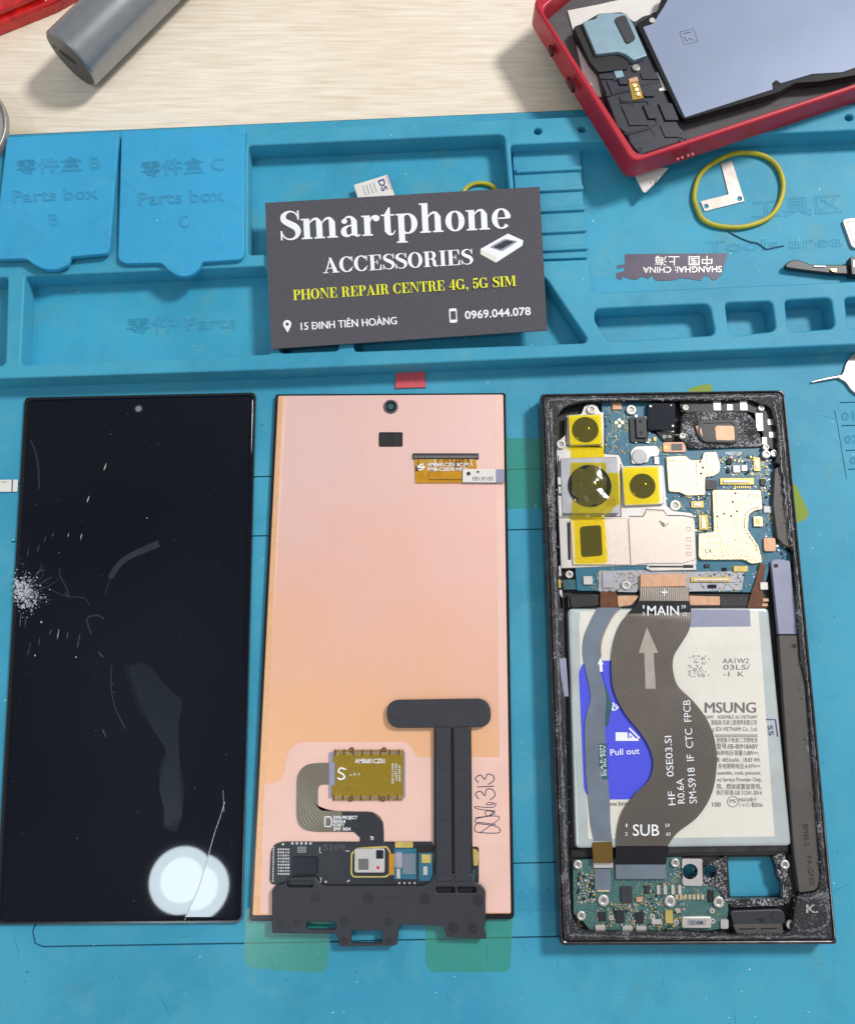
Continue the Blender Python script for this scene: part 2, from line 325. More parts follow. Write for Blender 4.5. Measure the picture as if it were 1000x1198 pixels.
class MB:
    def __init__(s): s.v = []; s.f = []; s.mi = []; s.uv = {}; s.lift = 0.0; s.caps = set()
    def face(s, idx, m=0): s.f.append(tuple(idx)); s.mi.append(m)
    def wslab(s, outer, z0, z1, holes=(), bev=None, m=0, bottom=True):
        """solid prism from world outlines; bev=(inset, drop, segments) rounds the top edge"""
        loops = [list(outer)]+[list(h) for h in holes]
        for i, L in enumerate(loops):
            a = area(L)
            if (i == 0 and a < 0) or (i > 0 and a > 0): L.reverse()
        rings = [(0, z0)]
        if bev:
            w, h, n = bev
            for k in range(n+1):
                t = math.pi/2*k/n; rings.append((w*(1-math.cos(t)), z1-h+h*math.sin(t)))
        else: rings.append((0, z1))
        tops = []; bots = []
        for L in loops:
            n = len(L); nor = []
            for i in range(n):
                a = Vector(L[i-1]).xy; b = Vector(L[i]).xy; c = Vector(L[(i+1) % n]).xy
                e1 = (b-a); e2 = (c-b)
                if e1.length < 1e-7: e1 = e2
                if e2.length < 1e-7: e2 = e1
                e1 = e1.normalized(); e2 = e2.normalized()
                n1 = Vector((-e1.y, e1.x)); n2 = Vector((-e2.y, e2.x)); q = n1+n2
                if q.length < 1e-6: q = n1
                q = q.normalized(); d = max(.45, q.dot(n1)); nor.append(q/d)
            prev = None
            for (ins, z) in rings:
                base = len(s.v)
                for i in range(n): s.v.append((L[i][0]+nor[i].x*ins, L[i][1]+nor[i].y*ins, z))
                if prev is not None:
                    for i in range(n):
                        j = (i+1) % n; s.face((prev+i, prev+j, base+j, base+i), m)
                else: bots.append((base, n))
                prev = base
            tops.append((prev, n))
        def cap(tp, flip):
            t2 = []
            for b0, n0 in tp:
                nb = len(s.v); s.v += [s.v[b0+i] for i in range(n0)]; t2.append((nb, n0))
            tp = t2
            if len(tp) == 1:
                b, n = tp[0]; idx = list(range(b, b+n)); s.caps.add(len(s.f)); s.face(idx[::-1] if flip else idx, m); return
            flat = [k for b, n in tp for k in range(b, b+n)]
            tr = geometry.tessellate_polygon([[Vector((s.v[k][0], s.v[k][1], 0)) for k in range(b, b+n)] for b, n in tp])
            for t in tr:
                a, b_, c = [s.v[flat[k]] for k in t]
                ccw = ((b_[0]-a[0])*(c[1]-a[1])-(c[0]-a[0])*(b_[1]-a[1])) > 0
                idx = [flat[k] for k in t]
                if ccw == flip: idx.reverse()
                s.caps.add(len(s.f))
                s.face(idx, m)
        cap(tops, False)
        if bottom: cap(bots, True)
        return s
    def slab(s, outer, z0, z1, holes=(), bev=None, m=0, bottom=True, at=None):
        za = z1 if at is None else at
        g = lambda L: [tuple(W(p[0], p[1], za))[:2] for p in L]
        return s.wslab(g(outer), z0, z1, [g(h) for h in holes], bev, m, bottom)
    def flat(s, outer, z, m=0):
        """one printed patch"""
        s.lift += .0004
        L = [W(p[0], p[1], z) for p in outer]
        L = [(p.x, p.y) for p in L]
        if area(L) < 0: L.reverse()
        b = len(s.v); s.v += [(x, y, z+s.lift) for x, y in L]; s.face(range(b, b+len(L)), m); return s
    def disc(s, x, y, r, z0, z1, n=20, m=0, bev=None, hole=None):
        c = W(x, y, z1); k = PX(x, y, z1); R = r*k
        o = [(c.x+R*math.cos(2*math.pi*i/n), c.y+R*math.sin(2*math.pi*i/n)) for i in range(n)]
        hs = [[(c.x+hole*k*math.cos(2*math.pi*i/n), c.y+hole*k*math.sin(2*math.pi*i/n)) for i in range(n)]] if hole else []
        return s.wslab(o, z0, z1, hs, bev, m)
    def line(s, pts, w, z, m=0, h=0.0):
        """ribbon of width w px (or a width per point) along picture points, on plane z"""
        s.lift += .0003; n = len(pts); ws = w if isinstance(w, (list, tuple)) else [w]*n
        P = [W(p[0], p[1], z) for p in pts]; base = len(s.v)
        for i in range(n):
            a = P[max(i-1, 0)]; b = P[min(i+1, n-1)]; d = (b-a); d = d.normalized() if d.length > 1e-9 else Vector((1, 0, 0))
            q = Vector((-d.y, d.x, 0))*(ws[i]*PX(pts[i][0], pts[i][1], z)/2)
            s.v.append(tuple(P[i]+q+Vector((0, 0, s.lift+h)))); s.v.append(tuple(P[i]-q+Vector((0, 0, s.lift+h))))
        for i in range(n-1):
            k = base+2*i; s.face((k+1, k+3, k+2, k), m)
        return s
    def tube(s, P, r, n=8, m=0, closed=False, caps=True):
        P = [Vector(p) for p in P]; N = len(P); base = len(s.v); rs = r if isinstance(r, (list, tuple)) else [r]*N
        for i in range(N):
            a = P[(i-1) % N] if closed else P[max(i-1, 0)]; b = P[(i+1) % N] if closed else P[min(i+1, N-1)]
            d = (b-a).normalized(); up = Vector((0, 0, 1)) if abs(d.z) < .9 else Vector((1, 0, 0))
            x = d.cross(up).normalized(); y = x.cross(d)
            for k in range(n):
                t = 2*math.pi*k/n; s.v.append(tuple(P[i]+(x*math.cos(t)+y*math.sin(t))*rs[i]))
        for i in range(N if closed else N-1):
            for k in range(n):
                a = base+i*n; b = base+((i+1) % N)*n; s.face((a+k, b+k, b+(k+1) % n, a+(k+1) % n), m)
        if caps and not closed:
            s.face([base+k for k in range(n)], m); s.face([base+(N-1)*n+k for k in range(n)][::-1], m)
        return s
    def text(s, st, p0, p1, h, z, m=0, bold=0.0, outline=0.0):
        """lettering on plane z: baseline from p0 to p1, capitals h px high"""
        global CAP
        if CAP is None: CAP = max(v[1] for v in textgeo('H')[0])
        vs, fs = textgeo(st, bold, outline)
        if not vs: return s
        s.lift += .0003
        x0 = min(v[0] for v in vs); x1 = max(v[0] for v in vs)
        dx, dy = p1[0]-p0[0], p1[1]-p0[1]; L = math.hypot(dx, dy); u = (dy/L, -dx/L)
        O = W(*p0, z); ex = W(*p1, z)-O; ey = W(p0[0]+u[0]*h, p0[1]+u[1]*h, z)-O
        b = len(s.v); k = ex.length/(x1-x0)
        for v in vs:
            q = O+ex*((v[0]-x0)/(x1-x0))+ey*(v[1]/CAP); s.v.append((q.x, q.y, z+s.lift+v[2]*k*.6))
        for f in fs:
            a, c, d = [s.v[b+i] for i in f[:3]]
            up = ((c[0]-a[0])*(d[1]-a[1])-(d[0]-a[0])*(c[1]-a[1])) >= 0
            idx = [b+i for i in f]; s.face(idx if (up or outline) else idx[::-1], m)
        return s
    def strip(s, Lp, Rp, z0, z1, n=60, c=6, m=0, zf=None, uvo=0.0):
        """flexible cable between a left and a right edge, with UVs across"""
        def rs(pts):
            pts = cr(pts, 8); d = [0]
            for i in range(1, len(pts)): d.append(d[-1]+math.dist(pts[i-1], pts[i]))
            out = []; j = 0
            for i in range(n+1):
                t = d[-1]*i/n
                while j < len(d)-2 and d[j+1] < t: j += 1
                f = (t-d[j])/max(1e-9, d[j+1]-d[j]); f = min(1, max(0, f))
                out.append((pts[j][0]*(1-f)+pts[j+1][0]*f, pts[j][1]*(1-f)+pts[j+1][1]*f))
            return out
        A = rs(Lp); B = rs(Rp); base = len(s.v)
        for i in range(n+1):
            dz = zf(i/n) if zf else 0
            for k in range(c+1):
                t = k/c; p = W(A[i][0]*(1-t)+B[i][0]*t, A[i][1]*(1-t)+B[i][1]*t, z1+dz)
                s.v.append((p.x, p.y, p.z))
        for i in range(n+1):
            dz = zf(i/n) if zf else 0
            for k in (0, c):
                p = s.v[base+i*(c+1)+k]; s.v.append((p[0], p[1], z0+dz))
        b2 = base+(n+1)*(c+1)
        for i in range(n):
            for k in range(c):
                a = base+i*(c+1)+k; fi = len(s.f)
                s.face((a, a+c+1, a+c+2, a+1), m)
                s.uv[fi] = [(k/c, i/n), (k/c, (i+1)/n), ((k+1)/c, (i+1)/n), ((k+1)/c, i/n)]
            a = base+i*(c+1); s.face((a, b2+2*i, b2+2*i+2, a+c+1), m)
            a = base+i*(c+1)+c; s.face((a, a+c+1, b2+2*i+3, b2+2*i+1), m)
        return s
    def build(s, name, mats, parent=None, smooth=True, origin=None):
        if not isinstance(mats, (list, tuple)): mats = [mats]
        if parent is not None: o0 = ORG[parent.name]
        elif origin is not None: o0 = origin
        else:
            xs = [v[0] for v in s.v]; ys = [v[1] for v in s.v]; o0 = Vector(((min(xs)+max(xs))/2, (min(ys)+max(ys))/2, min(v[2] for v in s.v)))
        me = bpy.data.meshes.new(name)
        me.from_pydata([(x-o0.x, y-o0.y, z-o0.z) for x, y, z in s.v], [], s.f)
        for mt in mats: me.materials.append(M[mt] if isinstance(mt, str) else mt)
        me.polygons.foreach_set('material_index', s.mi)
        if s.uv:
            ul = me.uv_layers.new(name='UVMap')
            for fi, uvs in s.uv.items():
                for li, q in zip(me.polygons[fi].loop_indices, uvs): ul.data[li].uv = q
        if smooth:
            me.polygons.foreach_set('use_smooth', [i not in s.caps for i in range(len(me.polygons))]); me.set_sharp_from_angle(angle=math.radians(32))
        me.update()
        ob = bpy.data.objects.new(name, me); COL.objects.link(ob)
        if parent is not None: ob.parent = parent
        else: ob.location = o0
        ORG[ob.name] = o0
        return ob
def P(name, mat, parent, outer, z0, z1, **kw):
    lab = kw.pop('label', None); r = kw.pop('r', None)
    if r is not None: outer = rc(outer, r)
    o = MB().slab(outer, z0, z1, **kw).build(name, mat, parent)
    if lab: o['label'] = lab
    return o
def screw(parent, x, y, z, r=5, name='screw'):
    b = MB(); b.disc(x, y, r, z-.05, z+.05, n=20, bev=(.02, .02, 2), hole=r*.45); b.disc(x, y, r*.5, z-.05, z+.015, n=6, m=1)
    return b.build(name, ['silver', 'steel'], parent)

# ================================================================== SETTING
b = MB(); b.wslab([(-80, -60), (80, -60), (80, 90), (-80, 90)], -4.0, -.18)
tb = b.build('table_surface', 'wood', origin=Vector((0, 0, -.18))); tag(tb, kind='structure')

# ================================================================== REPAIR MAT
RZ = .8                                      # height of the tray ridges above the work area
mat_root = thing('repair_mat', (500, 700), 'blue silicone repair mat with moulded parts trays, lying on the pale wooden table', 'work mat', z=-.17)
def edge(x, y0=164.5, s=-.0439): return y0+s*x
b = MB()
slits = []
def slit(pts, w=1.5):
    a = []; c = []
    for i, p in enumerate(pts):
        q0 = pts[max(i-1, 0)]; q1 = pts[min(i+1, len(pts)-1)]; dx, dy = q1[0]-q0[0], q1[1]-q0[1]; L = math.hypot(dx, dy)
        a.append((p[0]-dy/L*w/2, p[1]+dx/L*w/2)); c.append((p[0]+dy/L*w/2, p[1]-dx/L*w/2))
    slits.append(a+c[::-1])
slit([(16, 566), (632, 548)])
slit([(13, 634), (300, 627), (634, 619)])
slit([(60, 1040), (38, 1090), (41, 1104), (50, 1108), (350, 1103), (655, 1096)], 2.0)
slit([(420, 1015), (655, 1009)], 1.6)
for i, (x, y) in enumerate(((982, 471), (984, 498), (989, 527), (992, 549))): slit([(x, y), (1040, y-2)], 1.1)
slit([(976, 480), (980, 500), (984, 524), (990, 560)], .8)
b.slab([(-220, 168), (1240, 104), (1300, 1420), (-300, 1420)], -.06, 0.0, holes=slits, bottom=True)
o = b.build('work_area', 'blue', mat_root)
b = MB(); b.slab([(-222, 166), (1242, 102), (1302, 1422), (-302, 1422)], -.17, -.061, at=0); b.build('base_sheet', 'groove', mat_root)

recs = []
recs.append(rc([(290, 170, 4), (590, 156.5, 8), (600, 283, 5), (290, 298, 5)], 5))                # tray behind the card
recs.append(rc([(597, 169, 4), (1180, 144, 6), (1200, 320, 5), (692, 342, 4), (687, 303, 2), (608, 306, 4)], 5))   # large tools tray
recs.append(rc([(29, 323, 3), (312, 311, 5), (317, 414, 5), (24, 427, 6)], 5))                        # long parts tray
recs.append(rc([(-150, 332, 3), (9, 324, 4), (6, 427, 6), (-160, 434, 6)], 5))
recs.append(rc([(326, 320, 3), (398, 317, 5), (396, 410, 5), (327, 413, 6)], 5))
recs.append(rc([(412, 327, 3), (612, 320, 5), (638, 324, 6), (687, 396, 6), (684, 401, 5), (414, 411, 5)], 5))
recs.append(rc([(696, 361, 6), (830, 355, 8), (837, 392, 8), (710, 399, 5), (695, 374, 5)], 5))
recs.append(rc([(848, 354, 5), (903, 352, 6), (908, 387, 8), (853, 393, 8)], 6))
recs.append(rc([(918, 351, 5), (972, 348, 6), (977, 384, 8), (922, 388, 8)], 6))
recs.append(rc([(988, 348, 5), (1040, 345, 6), (1045, 379, 8), (992, 385, 8)], 6))
for x, y in ((629, 153), (681, 150.5), (993, 137), (730, 148)): recs.append(circ(x, y, 4.6, 18, 3.6))
b = MB()
b.slab([(-222, edge(-222)+2), (1242, edge(1242)), (1242, 391), (1000, 403), (700, 416), (330, 432), (0, 443), (-226, 451)], .0, RZ, holes=recs, bev=(.06, .06, 3), bottom=False)
b.build('tray_ridges', 'blue', mat_root)
# tray floors carry a dustier tone: thin sheet just above the work area level
b = MB()
for r_ in recs[:10]:
    pts = [W(x, y, RZ) for x, y in r_]; b.wslab([(p.x, p.y) for p in pts], .001, .02, bottom=False)
b.build('tray_floor', 'bluefloor', mat_root)
# stepped rest inside the tools tray
b = MB()
b.slab([(599, 175), (678, 171), (686.5, 301), (608, 304)], .02, .34, bev=(.02, .02, 1))
st = b.build('stepped_rest', 'blue', mat_root)
b = MB()
for k, y in enumerate((196, 219, 243, 268, 289)):
    x0 = 601+(y-175)*.09; x1 = 679+(y-171)*.076
    b.slab(rc([(x0, y), (x1, y-4), (x1+.3, y+2), (x0+.3, y+6)], 2), .34, .45, bev=(.05, .08, 3))
b.build('step_rib', 'blue', st)
# small bridges between ridge and cells
b = MB()
b.slab(rc([(672, 361), (695, 360), (696, 378), (680, 379)], 3), .0, .55, bev=(.05, .05, 2)); b.build('bridge', 'blue', mat_root)
# hinged flaps
def lid(out, tab, label, zr):
    n = MB(); n.slab(out, zr, zr+.16, bev=(.03, .03, 2)); o = n.build('box_flap', 'bluelid', mat_root); o['label'] = label; return o
la = lid(rc([(8, 160, 3), (139, 154, 3), (128, 290, 9), (125, 296, 6), (82, 300, 3), (80, 308, 7), (68, 315, 7), (52, 315, 7), (38, 308, 7), (31, 302, 4), (-8, 303, 3)], 4), None, 'flat flap lettered B over the left parts box', RZ+.16)
lb = lid(rc([(142, 153, 3), (286, 148, 3), (286, 296, 8), (282, 303, 6), (236, 306, 3), (233, 314, 7), (222, 323, 7), (209, 323, 7), (196, 315, 7), (189, 307, 4), (146, 308, 7), (138, 303, 5)], 4), None, 'flat flap lettered C over the parts box beside the open tray', RZ+.03)
zt = RZ+.16+.165
b = MB()
b.text('零件盒 B', (19, 203), (118, 197), 13, zt, outline=.012); b.text('Parts box', (15, 237), (115, 232), 13, zt, outline=.014); b.text('B', (58, 264), (69, 263), 13, zt, outline=.014)
b.build('lettering', 'relief', la, smooth=False)
zt = RZ+.03+.165
b = MB()
b.text('零件盒 C', (165, 206), (263, 199), 14, zt, outline=.012); b.text('Parts box', (162, 240), (262, 235), 14, zt, outline=.014); b.text('C', (210, 267), (221, 266), 14, zt, outline=.014)
b.build('lettering', 'relief', lb, smooth=False)
b = MB()
b.text('零件 Parts', (148, 390), (276, 384), 14, .024, outline=.010)
b.text('工具区', (880, 255), (985, 247), 17, .024, outline=.005); b.text('Tools area', (826, 296), (985, 288), 13, .024, outline=.005)
b.text('维修区', (606, 1066), (690, 1062), 20, .002, outline=.008)
b.text('01', (984, 492), (999, 491), 9, .002, outline=.02); b.text('02', (988, 519), (1003, 518), 9, .002, outline=.02); b.text('03', (994, 543), (1009, 542), 8, .002, outline=.02)
b.build('moulded_lettering', 'relief', mat_root, smooth=False)

# ================================================================== DIDONE LETTERING FOR THE CARD
TK, HR = .20, .05
def gl_rect(x0, y0, x1, y1): return ('p', [(x0, y0), (x1, y0), (x1, y1), (x0, y1)])
def gl_stem(x, w=TK, y0=0, y1=1, s0=True, s1=True, se=.08):
    g = [gl_rect(x, y0, x+w, y1)]
    if s0: g.append(gl_rect(x-se, y0, x+w+se, y0+HR))
    if s1: g.append(gl_rect(x-se, y1-HR, x+w+se, y1))
    return g
def gl_s(pts, ws, n=8):
    q = cr([(*p, w) for p, w in zip(pts, ws)], n); return ('s', [(a, b_) for a, b_, c in q], [c for a, b_, c in q])
def gl_arc(cx, cy, rx, ry, a0, a1, wt, wh, n=24):
    pts = []; ws = []
    for i in range(n+1):
        a = math.radians(a0+(a1-a0)*i/n); pts.append((cx+rx*math.cos(a), cy+ry*math.sin(a))); ws.append(wh+(wt-wh)*abs(math.cos(a))**1.6)
    return ('s', pts, ws)
def gl_ball(x, y, r): return ('p', [(x+r*math.cos(a*math.pi/6), y+r*math.sin(a*math.pi/6)) for a in range(12)])
X = .70
G = {}
G['S'] = (.66, [gl_s([(.58, .70), (.54, .86), (.40, .97), (.24, .95), (.13, .83), (.14, .68), (.30, .56), (.48, .44), (.56, .28), (.50, .10), (.34, .02), (.18, .06), (.08, .18), (.05, .32)], [.03, .05, .05, .09, .17, .19, .22, .22, .19, .11, .06, .05, .05, .03]), gl_rect(.56, .68, .61, 1.0), gl_rect(.02, 0, .07, .32)])
G['C'] = (.78, [gl_arc(.40, .5, .30, .48, 42, 318, .22, .06), gl_rect(.66, .66, .71, 1.0), gl_s([(.62, .18), (.68, .26), (.71, .34)], [.06, .05, .03])])
G['G'] = (.88, [gl_arc(.40, .5, .30, .48, 42, 318, .22, .06), gl_rect(.66, .66, .71, 1.0), gl_rect(.58, 0.04, .76, .42), gl_rect(.50, .38, .84, .43)])
G['O'] = (.84, [gl_arc(.41, .5, .29, .48, 0, 360, .22, .06, 40)])
G['A'] = (.88, [('p', [(.10, 0), (.16, 0), (.44, .88), (.40, 1.0)]), ('p', [(.34, 1.0), (.46, 1.0), (.80, 0), (.56, 0)]), gl_rect(.20, .28, .62, .33), gl_rect(0, 0, .28, HR), gl_rect(.48, 0, .88, HR)])
G['E'] = (.74, gl_stem(.10)+[gl_rect(.1, 0, .68, HR), gl_rect(.1, 1-HR, .66, 1), gl_rect(.2, .49, .48, .54), ('p', [(.68, 0), (.68, .34), (.63, .34), (.56, 0)]), ('p', [(.66, 1), (.66, .68), (.61, .68), (.54, 1)]), gl_rect(.45, .36, .49, .67)])
G['I'] = (.42, gl_stem(.10))
G['P'] = (.72, gl_stem(.10)+[gl_arc(.40, .74, .20, .235, -90, 90, .20, .05), gl_rect(.28, .48, .41, .53), gl_rect(.28, .95, .41, 1.0)])
G['R'] = (.84, gl_stem(.10)+[gl_arc(.40, .74, .19, .235, -90, 90, .20, .05), gl_rect(.28, .48, .41, .53), gl_rect(.28, .95, .41, 1.0), gl_s([(.42, .50), (.55, .42), (.58, .28), (.60, .10), (.70, .03), (.82, .08)], [.05, .16, .20, .18, .08, .03])])
G['H'] = (.92, gl_stem(.10)+gl_stem(.62)+[gl_rect(.28, .48, .64, .53)])
G['T'] = (.78, gl_stem(.29, s1=False)+[gl_rect(.04, 1-HR, .74, 1), ('p', [(.04, 1), (.04, .66), (.08, .66), (.16, 1)]), ('p', [(.74, 1), (.74, .66), (.70, .66), (.62, 1)])])
G['N'] = (.90, [gl_rect(.12, 0, .17, .95), gl_rect(.02, 0, .28, HR), gl_rect(0, 1-HR, .2, 1), ('p', [(.08, 1), (.34, 1), (.78, .0), (.72, 0)]), gl_rect(.73, 0, .78, 1), gl_rect(.62, 1-HR, .88, 1)])
G['M'] = (1.12, [gl_rect(.12, 0, .17, .95), gl_rect(.02, 0, .28, HR), gl_rect(0, 1-HR, .2, 1), ('p', [(.08, 1), (.34, 1), (.58, .2), (.50, 0)]), ('p', [(.50, 0), (.56, .12), (.82, 1), (.76, 1)])]+gl_stem(.80))
G['4'] = (.66, [gl_rect(.34, 0, .52, 1), gl_rect(.22, 0, .62, HR), gl_rect(.02, .26, .62, .32), ('p', [(.02, .28), (.08, .28), (.46, .96), (.42, 1)])])
G['5'] = (.62, [gl_rect(.10, .52, .15, .95), ('p', [(.10, .84), (.50, .84), (.54, 1), (.10, 1)]), gl_arc(.27, .31, .20, .29, 150, -140, .2, .06), gl_ball(.14, .20, .09)])
G[','] = (.28, [gl_ball(.13, .09, .10), gl_s([(.19, .08), (.18, -.06), (.08, -.18)], [.08, .06, .03])])
G['.'] = (.28, [gl_ball(.13, .09, .10)])
G[' '] = (.36, [])
def low(x, y1=X): return [gl_rect(x, 0, x+.19, y1), gl_rect(x-.07, 0, x+.26, HR), ('p', [(x-.08, y1-HR), (x+.02, y1-HR), (x+.02, y1), (x-.08, y1)])]
def arch(x): return [gl_s([(x, X-.16), (x+.12, X-.04), (x+.24, X-.03), (x+.30, X-.16)], [.04, .07, .10, .19]), gl_rect(x+.21, 0, x+.40, X-.14), gl_rect(x+.14, 0, x+.47, HR)]
G['m'] = (1.20, low(.08)+arch(.26)+arch(.66))
G['n'] = (.78, low(.08)+arch(.26))
G['h'] = (.78, low(.08, 1.02)+arch(.26))
G['a'] = (.68, [gl_rect(.36, .04, .54, X-.14), gl_s([(.14, X-.14), (.22, X-.03), (.36, X-.03), (.45, X-.16)], [.05, .06, .09, .18]), gl_ball(.15, X-.16, .09), gl_s([(.40, .40), (.24, .36), (.13, .26), (.13, .12), (.24, .03), (.38, .10)], [.04, .07, .16, .18, .08, .04]), gl_s([(.46, .10), (.54, .02), (.64, .06)], [.14, .07, .03])])
G['r'] = (.60, low(.08)+[gl_s([(.26, X-.22), (.34, X-.06), (.46, X-.02)], [.04, .06, .06]), gl_ball(.46, X-.11, .11)])
G['t'] = (.46, [gl_rect(.11, .10, .30, X), ('p', [(.11, X), (.30, X), (.30, .94), (.26, .94)]), gl_rect(.01, X-HR, .42, X), gl_s([(.205, .14), (.26, .03), (.36, .02), (.43, .14)], [.19, .12, .05, .03])])
G['o'] = (.66, [gl_arc(.32, X/2, .205, X/2-.02, 0, 360, .20, .05, 32)])
G['p'] = (.74, [gl_rect(.08, -.30, .27, X), gl_rect(.01, -.30, .34, -.25), gl_rect(0, X-HR, .1, X), gl_arc(.36, X/2, .22, X/2-.02, -125, 125, .20, .05, 24)])
G['e'] = (.64, [gl_arc(.32, X/2, .21, X/2-.02, 8, 320, .19, .05), gl_rect(.22, X/2-.01, .56, X/2+.04), ('p', [(.42, X/2+.0), (.60, X/2+.0), (.58, X/2+.16), (.48, X/2+.16)])])
def didone(mb, s, p0, p1, h, z, m=0):
    tot = sum(G[c][0] for c in s); dx, dy = p1[0]-p0[0], p1[1]-p0[1]; L = math.hypot(dx, dy)
    ux, uy = dx/L, dy/L; vx, vy = uy, -ux; k = L/tot; x = 0
    q = lambda a, c: (p0[0]+ux*a*k+vx*c*h, p0[1]+uy*a*k+vy*c*h)
    for ch in s:
        wd, gs = G[ch]
        for g in gs:
            if g[0] == 'p': mb.flat([q(x+a, c) for a, c in g[1]], z, m)
            else: mb.line([q(x+a, c) for a, c in g[1]], [w*(k+h)/2 for w in g[2]], z, m)
        x += wd
# ================================================================== BUSINESS CARD
CZ = .98
card = thing('business_card', (475, 310), 'dark grey business card with white and yellow print lying across the mat ridges', 'business card', z=RZ)
co = [(310, 237), (631, 218), (640, 386), (317, 408)]
cd = P('card_stock', 'card', card, co, CZ-.045, CZ)
b = MB(); z = CZ+.003
didone(b, 'Smartphone', (328, 281), (599, 267), 34, z); b.lift = 0
didone(b, 'ACCESSORIES', (378, 319.5), (554, 309), 18, z); b.lift = 0
[b.text('15 DINH TIÊN HOÀNG', (352+q, 386), (464+q, 379), 8.6, z) for q in (0, .5)]; b.line([(365.6, 380.9), (369.6, 380.6)], 1.1, z); b.text('0969.044.078', (544, 373), (621, 368), 9, z, bold=.018)
# map pin and phone symbols
pin = [(336+4.8*math.cos(math.radians(a)), 379+4.8*math.sin(math.radians(a))) for a in range(150, 391, 20)]+[(336.5, 389)]
MB_pin = pin; ci = circ(336, 379, 2.1, 10)
g = lambda L: [tuple(W(p[0], p[1], z))[:2] for p in L]
b.wslab(g(pin), z-.002, z, [g(ci)])
b.wslab(g(rc([(525, 361), (534, 360.4), (535, 377), (526, 377.6)], 2)), z-.002, z, [g([(526.6, 364), (533, 363.6), (533.6, 373.6), (527.2, 374)])])
b.build('white_lettering', 'white', cd, smooth=False)
b = MB(); didone(b, 'PHONE REPAIR CENTRE 4G, 5G SIM', (343, 351), (604, 335), 12, z); b.build('yellow_lettering', 'yellowink', cd, smooth=False)
b = MB()
b.flat([(562, 291), (594, 273), (612, 281), (580, 300)], z, 0); b.flat([(562, 291), (580, 300), (580, 307), (562, 297)], z, 1); b.flat([(580, 300), (612, 281), (611, 287), (580, 307)], z, 2)
b.flat(rc([(572, 289), (590, 279), (606, 282), (587, 294)], 3), z, 3); b.flat(rc([(576, 289), (592, 280.5), (602, 282.5), (586, 291.5)], 2), z, 4)
b.build('boxed_phone_picture', ['white', 'paper', 'white', 'lavender', 'blackink'], cd, smooth=False)

# ================================================================== CRACKED DISPLAY (left)
lp = thing('cracked_display', (160, 770), 'black phone display lying face up at the left with a shattered spot on its edge', 'phone display')
lo = rc([(29, 465, 5), (299, 459, 6), (283, 1080, 7), (-6, 1082, 5)], 5, 5)
P('display_frame', 'blackedge', lp, lo, .001, .13)
ins = rc([(31, 467, 5), (297, 461, 6), (281.5, 1078, 7), (-4, 1080, 5)], 5, 5)
# the lower right corner is a separate shard, split off along the crack
main = rc([(31, 467, 8), (297, 461, 8), (281.5, 1078, 8), (-4, 1080, 8)], 8, 6)
gl_o = MB().slab(main, .13, .19, bev=(.15, .056, 6)).build('glass_panel', 'glass', lp)
# the lower right corner is a separate shard, split off along the crack and slightly tipped
b = MB()
b.slab([(216.5, 1073), (222, 1062), (229, 1046), (236, 1026), (242, 1006), (248, 986), (252, 970), (256, 958), (262, 946), (272, 952), (275, 1000), (275.5, 1073)], .189, .1905)
cc = W(250, 1030, .19)
for i, v in enumerate(b.v):
    if v[2] > .1899: b.v[i] = (v[0], v[1], .2040+(v[0]-cc.x)*.0100+(v[1]-cc.y)*-.0050)
b.build('glass_shard', 'glass', lp)
b = MB(); b.disc(162, 478, 5.2, .19, .1915, n=24, m=0); b.disc(162, 478, 3.6, .1915, .1925, n=24, m=1); b.build('camera_hole', ['black', 'slate'], gl_o)
# crack line, shattered spot, scratches
b = MB(); z = .192
z = .2100; b.line(cr([(263, 938), (258, 955), (252, 972), (247, 989), (242, 1007), (236, 1027), (229, 1047), (222, 1062), (216, 1077)]), .7, z, 0); b.line(cr([(262, 950), (261, 925)]), .4, z, 0); z = .192
rnd = random.Random(3)
for k in range(700):
    a = rnd.uniform(0, 6.28); r_ = abs(rnd.gauss(0, 1))
    x = 26+r_*math.cos(a)*11+4*rnd.random(); y = 691+r_*math.sin(a)*13+(x-27)*.35
    if x < 15+(700-y)*.03 or x > 62: continue
    s_ = rnd.uniform(.4, 1.9)*(1.3 if r_ < .8 else .7)
    an = rnd.uniform(0, 6.28)
    b.flat([(x+s_*math.cos(an+t)*rnd.uniform(.4, 1.3), y+s_*math.sin(an+t)*rnd.uniform(.4, 1.3)) for t in (0, 1.6, 3.1, 4.6)], z, 1 if rnd.random() < .75 else 2)
    if b.lift > .02: b.lift = 0
for (x, y, r_) in ((21, 681, 4), (24, 687, 5), (20, 693, 3), (28, 695, 3.5), (31, 703, 4.5), (27, 709, 3.2), (37, 699, 3), (43, 697, 2.6), (48, 699, 2), (35, 707, 2.6), (40, 704, 2), (18, 699, 2.2), (53, 698, 1.2)):
    for q in range(3):
        cx_, cy_ = x+rnd.uniform(-1.5, 1.5), y+rnd.uniform(-1.5, 1.5); b.flat([(cx_+r_*rnd.uniform(.25, .9)*math.cos(t*.7), cy_+r_*rnd.uniform(.25, .9)*math.sin(t*.7)) for t in range(9)], z, 1)
for q in range(16):
    a = rnd.uniform(-1.3, 1.5); l = rnd.uniform(14, 46); pts = []; x, y = 26+rnd.uniform(0, 8), 694+rnd.uniform(-6, 6)
    for t in range(6): pts.append((x, y)); x += math.cos(a)*l/5; y += math.sin(a)*l/5; a += rnd.uniform(-.3, .3)
    b.line(pts, [.7, .6, .5, .4, .3, .2], z, 2)
b.build('shattered_spot', ['crack', 'crack', 'scratch'], gl_o, smooth=False)
b = MB()
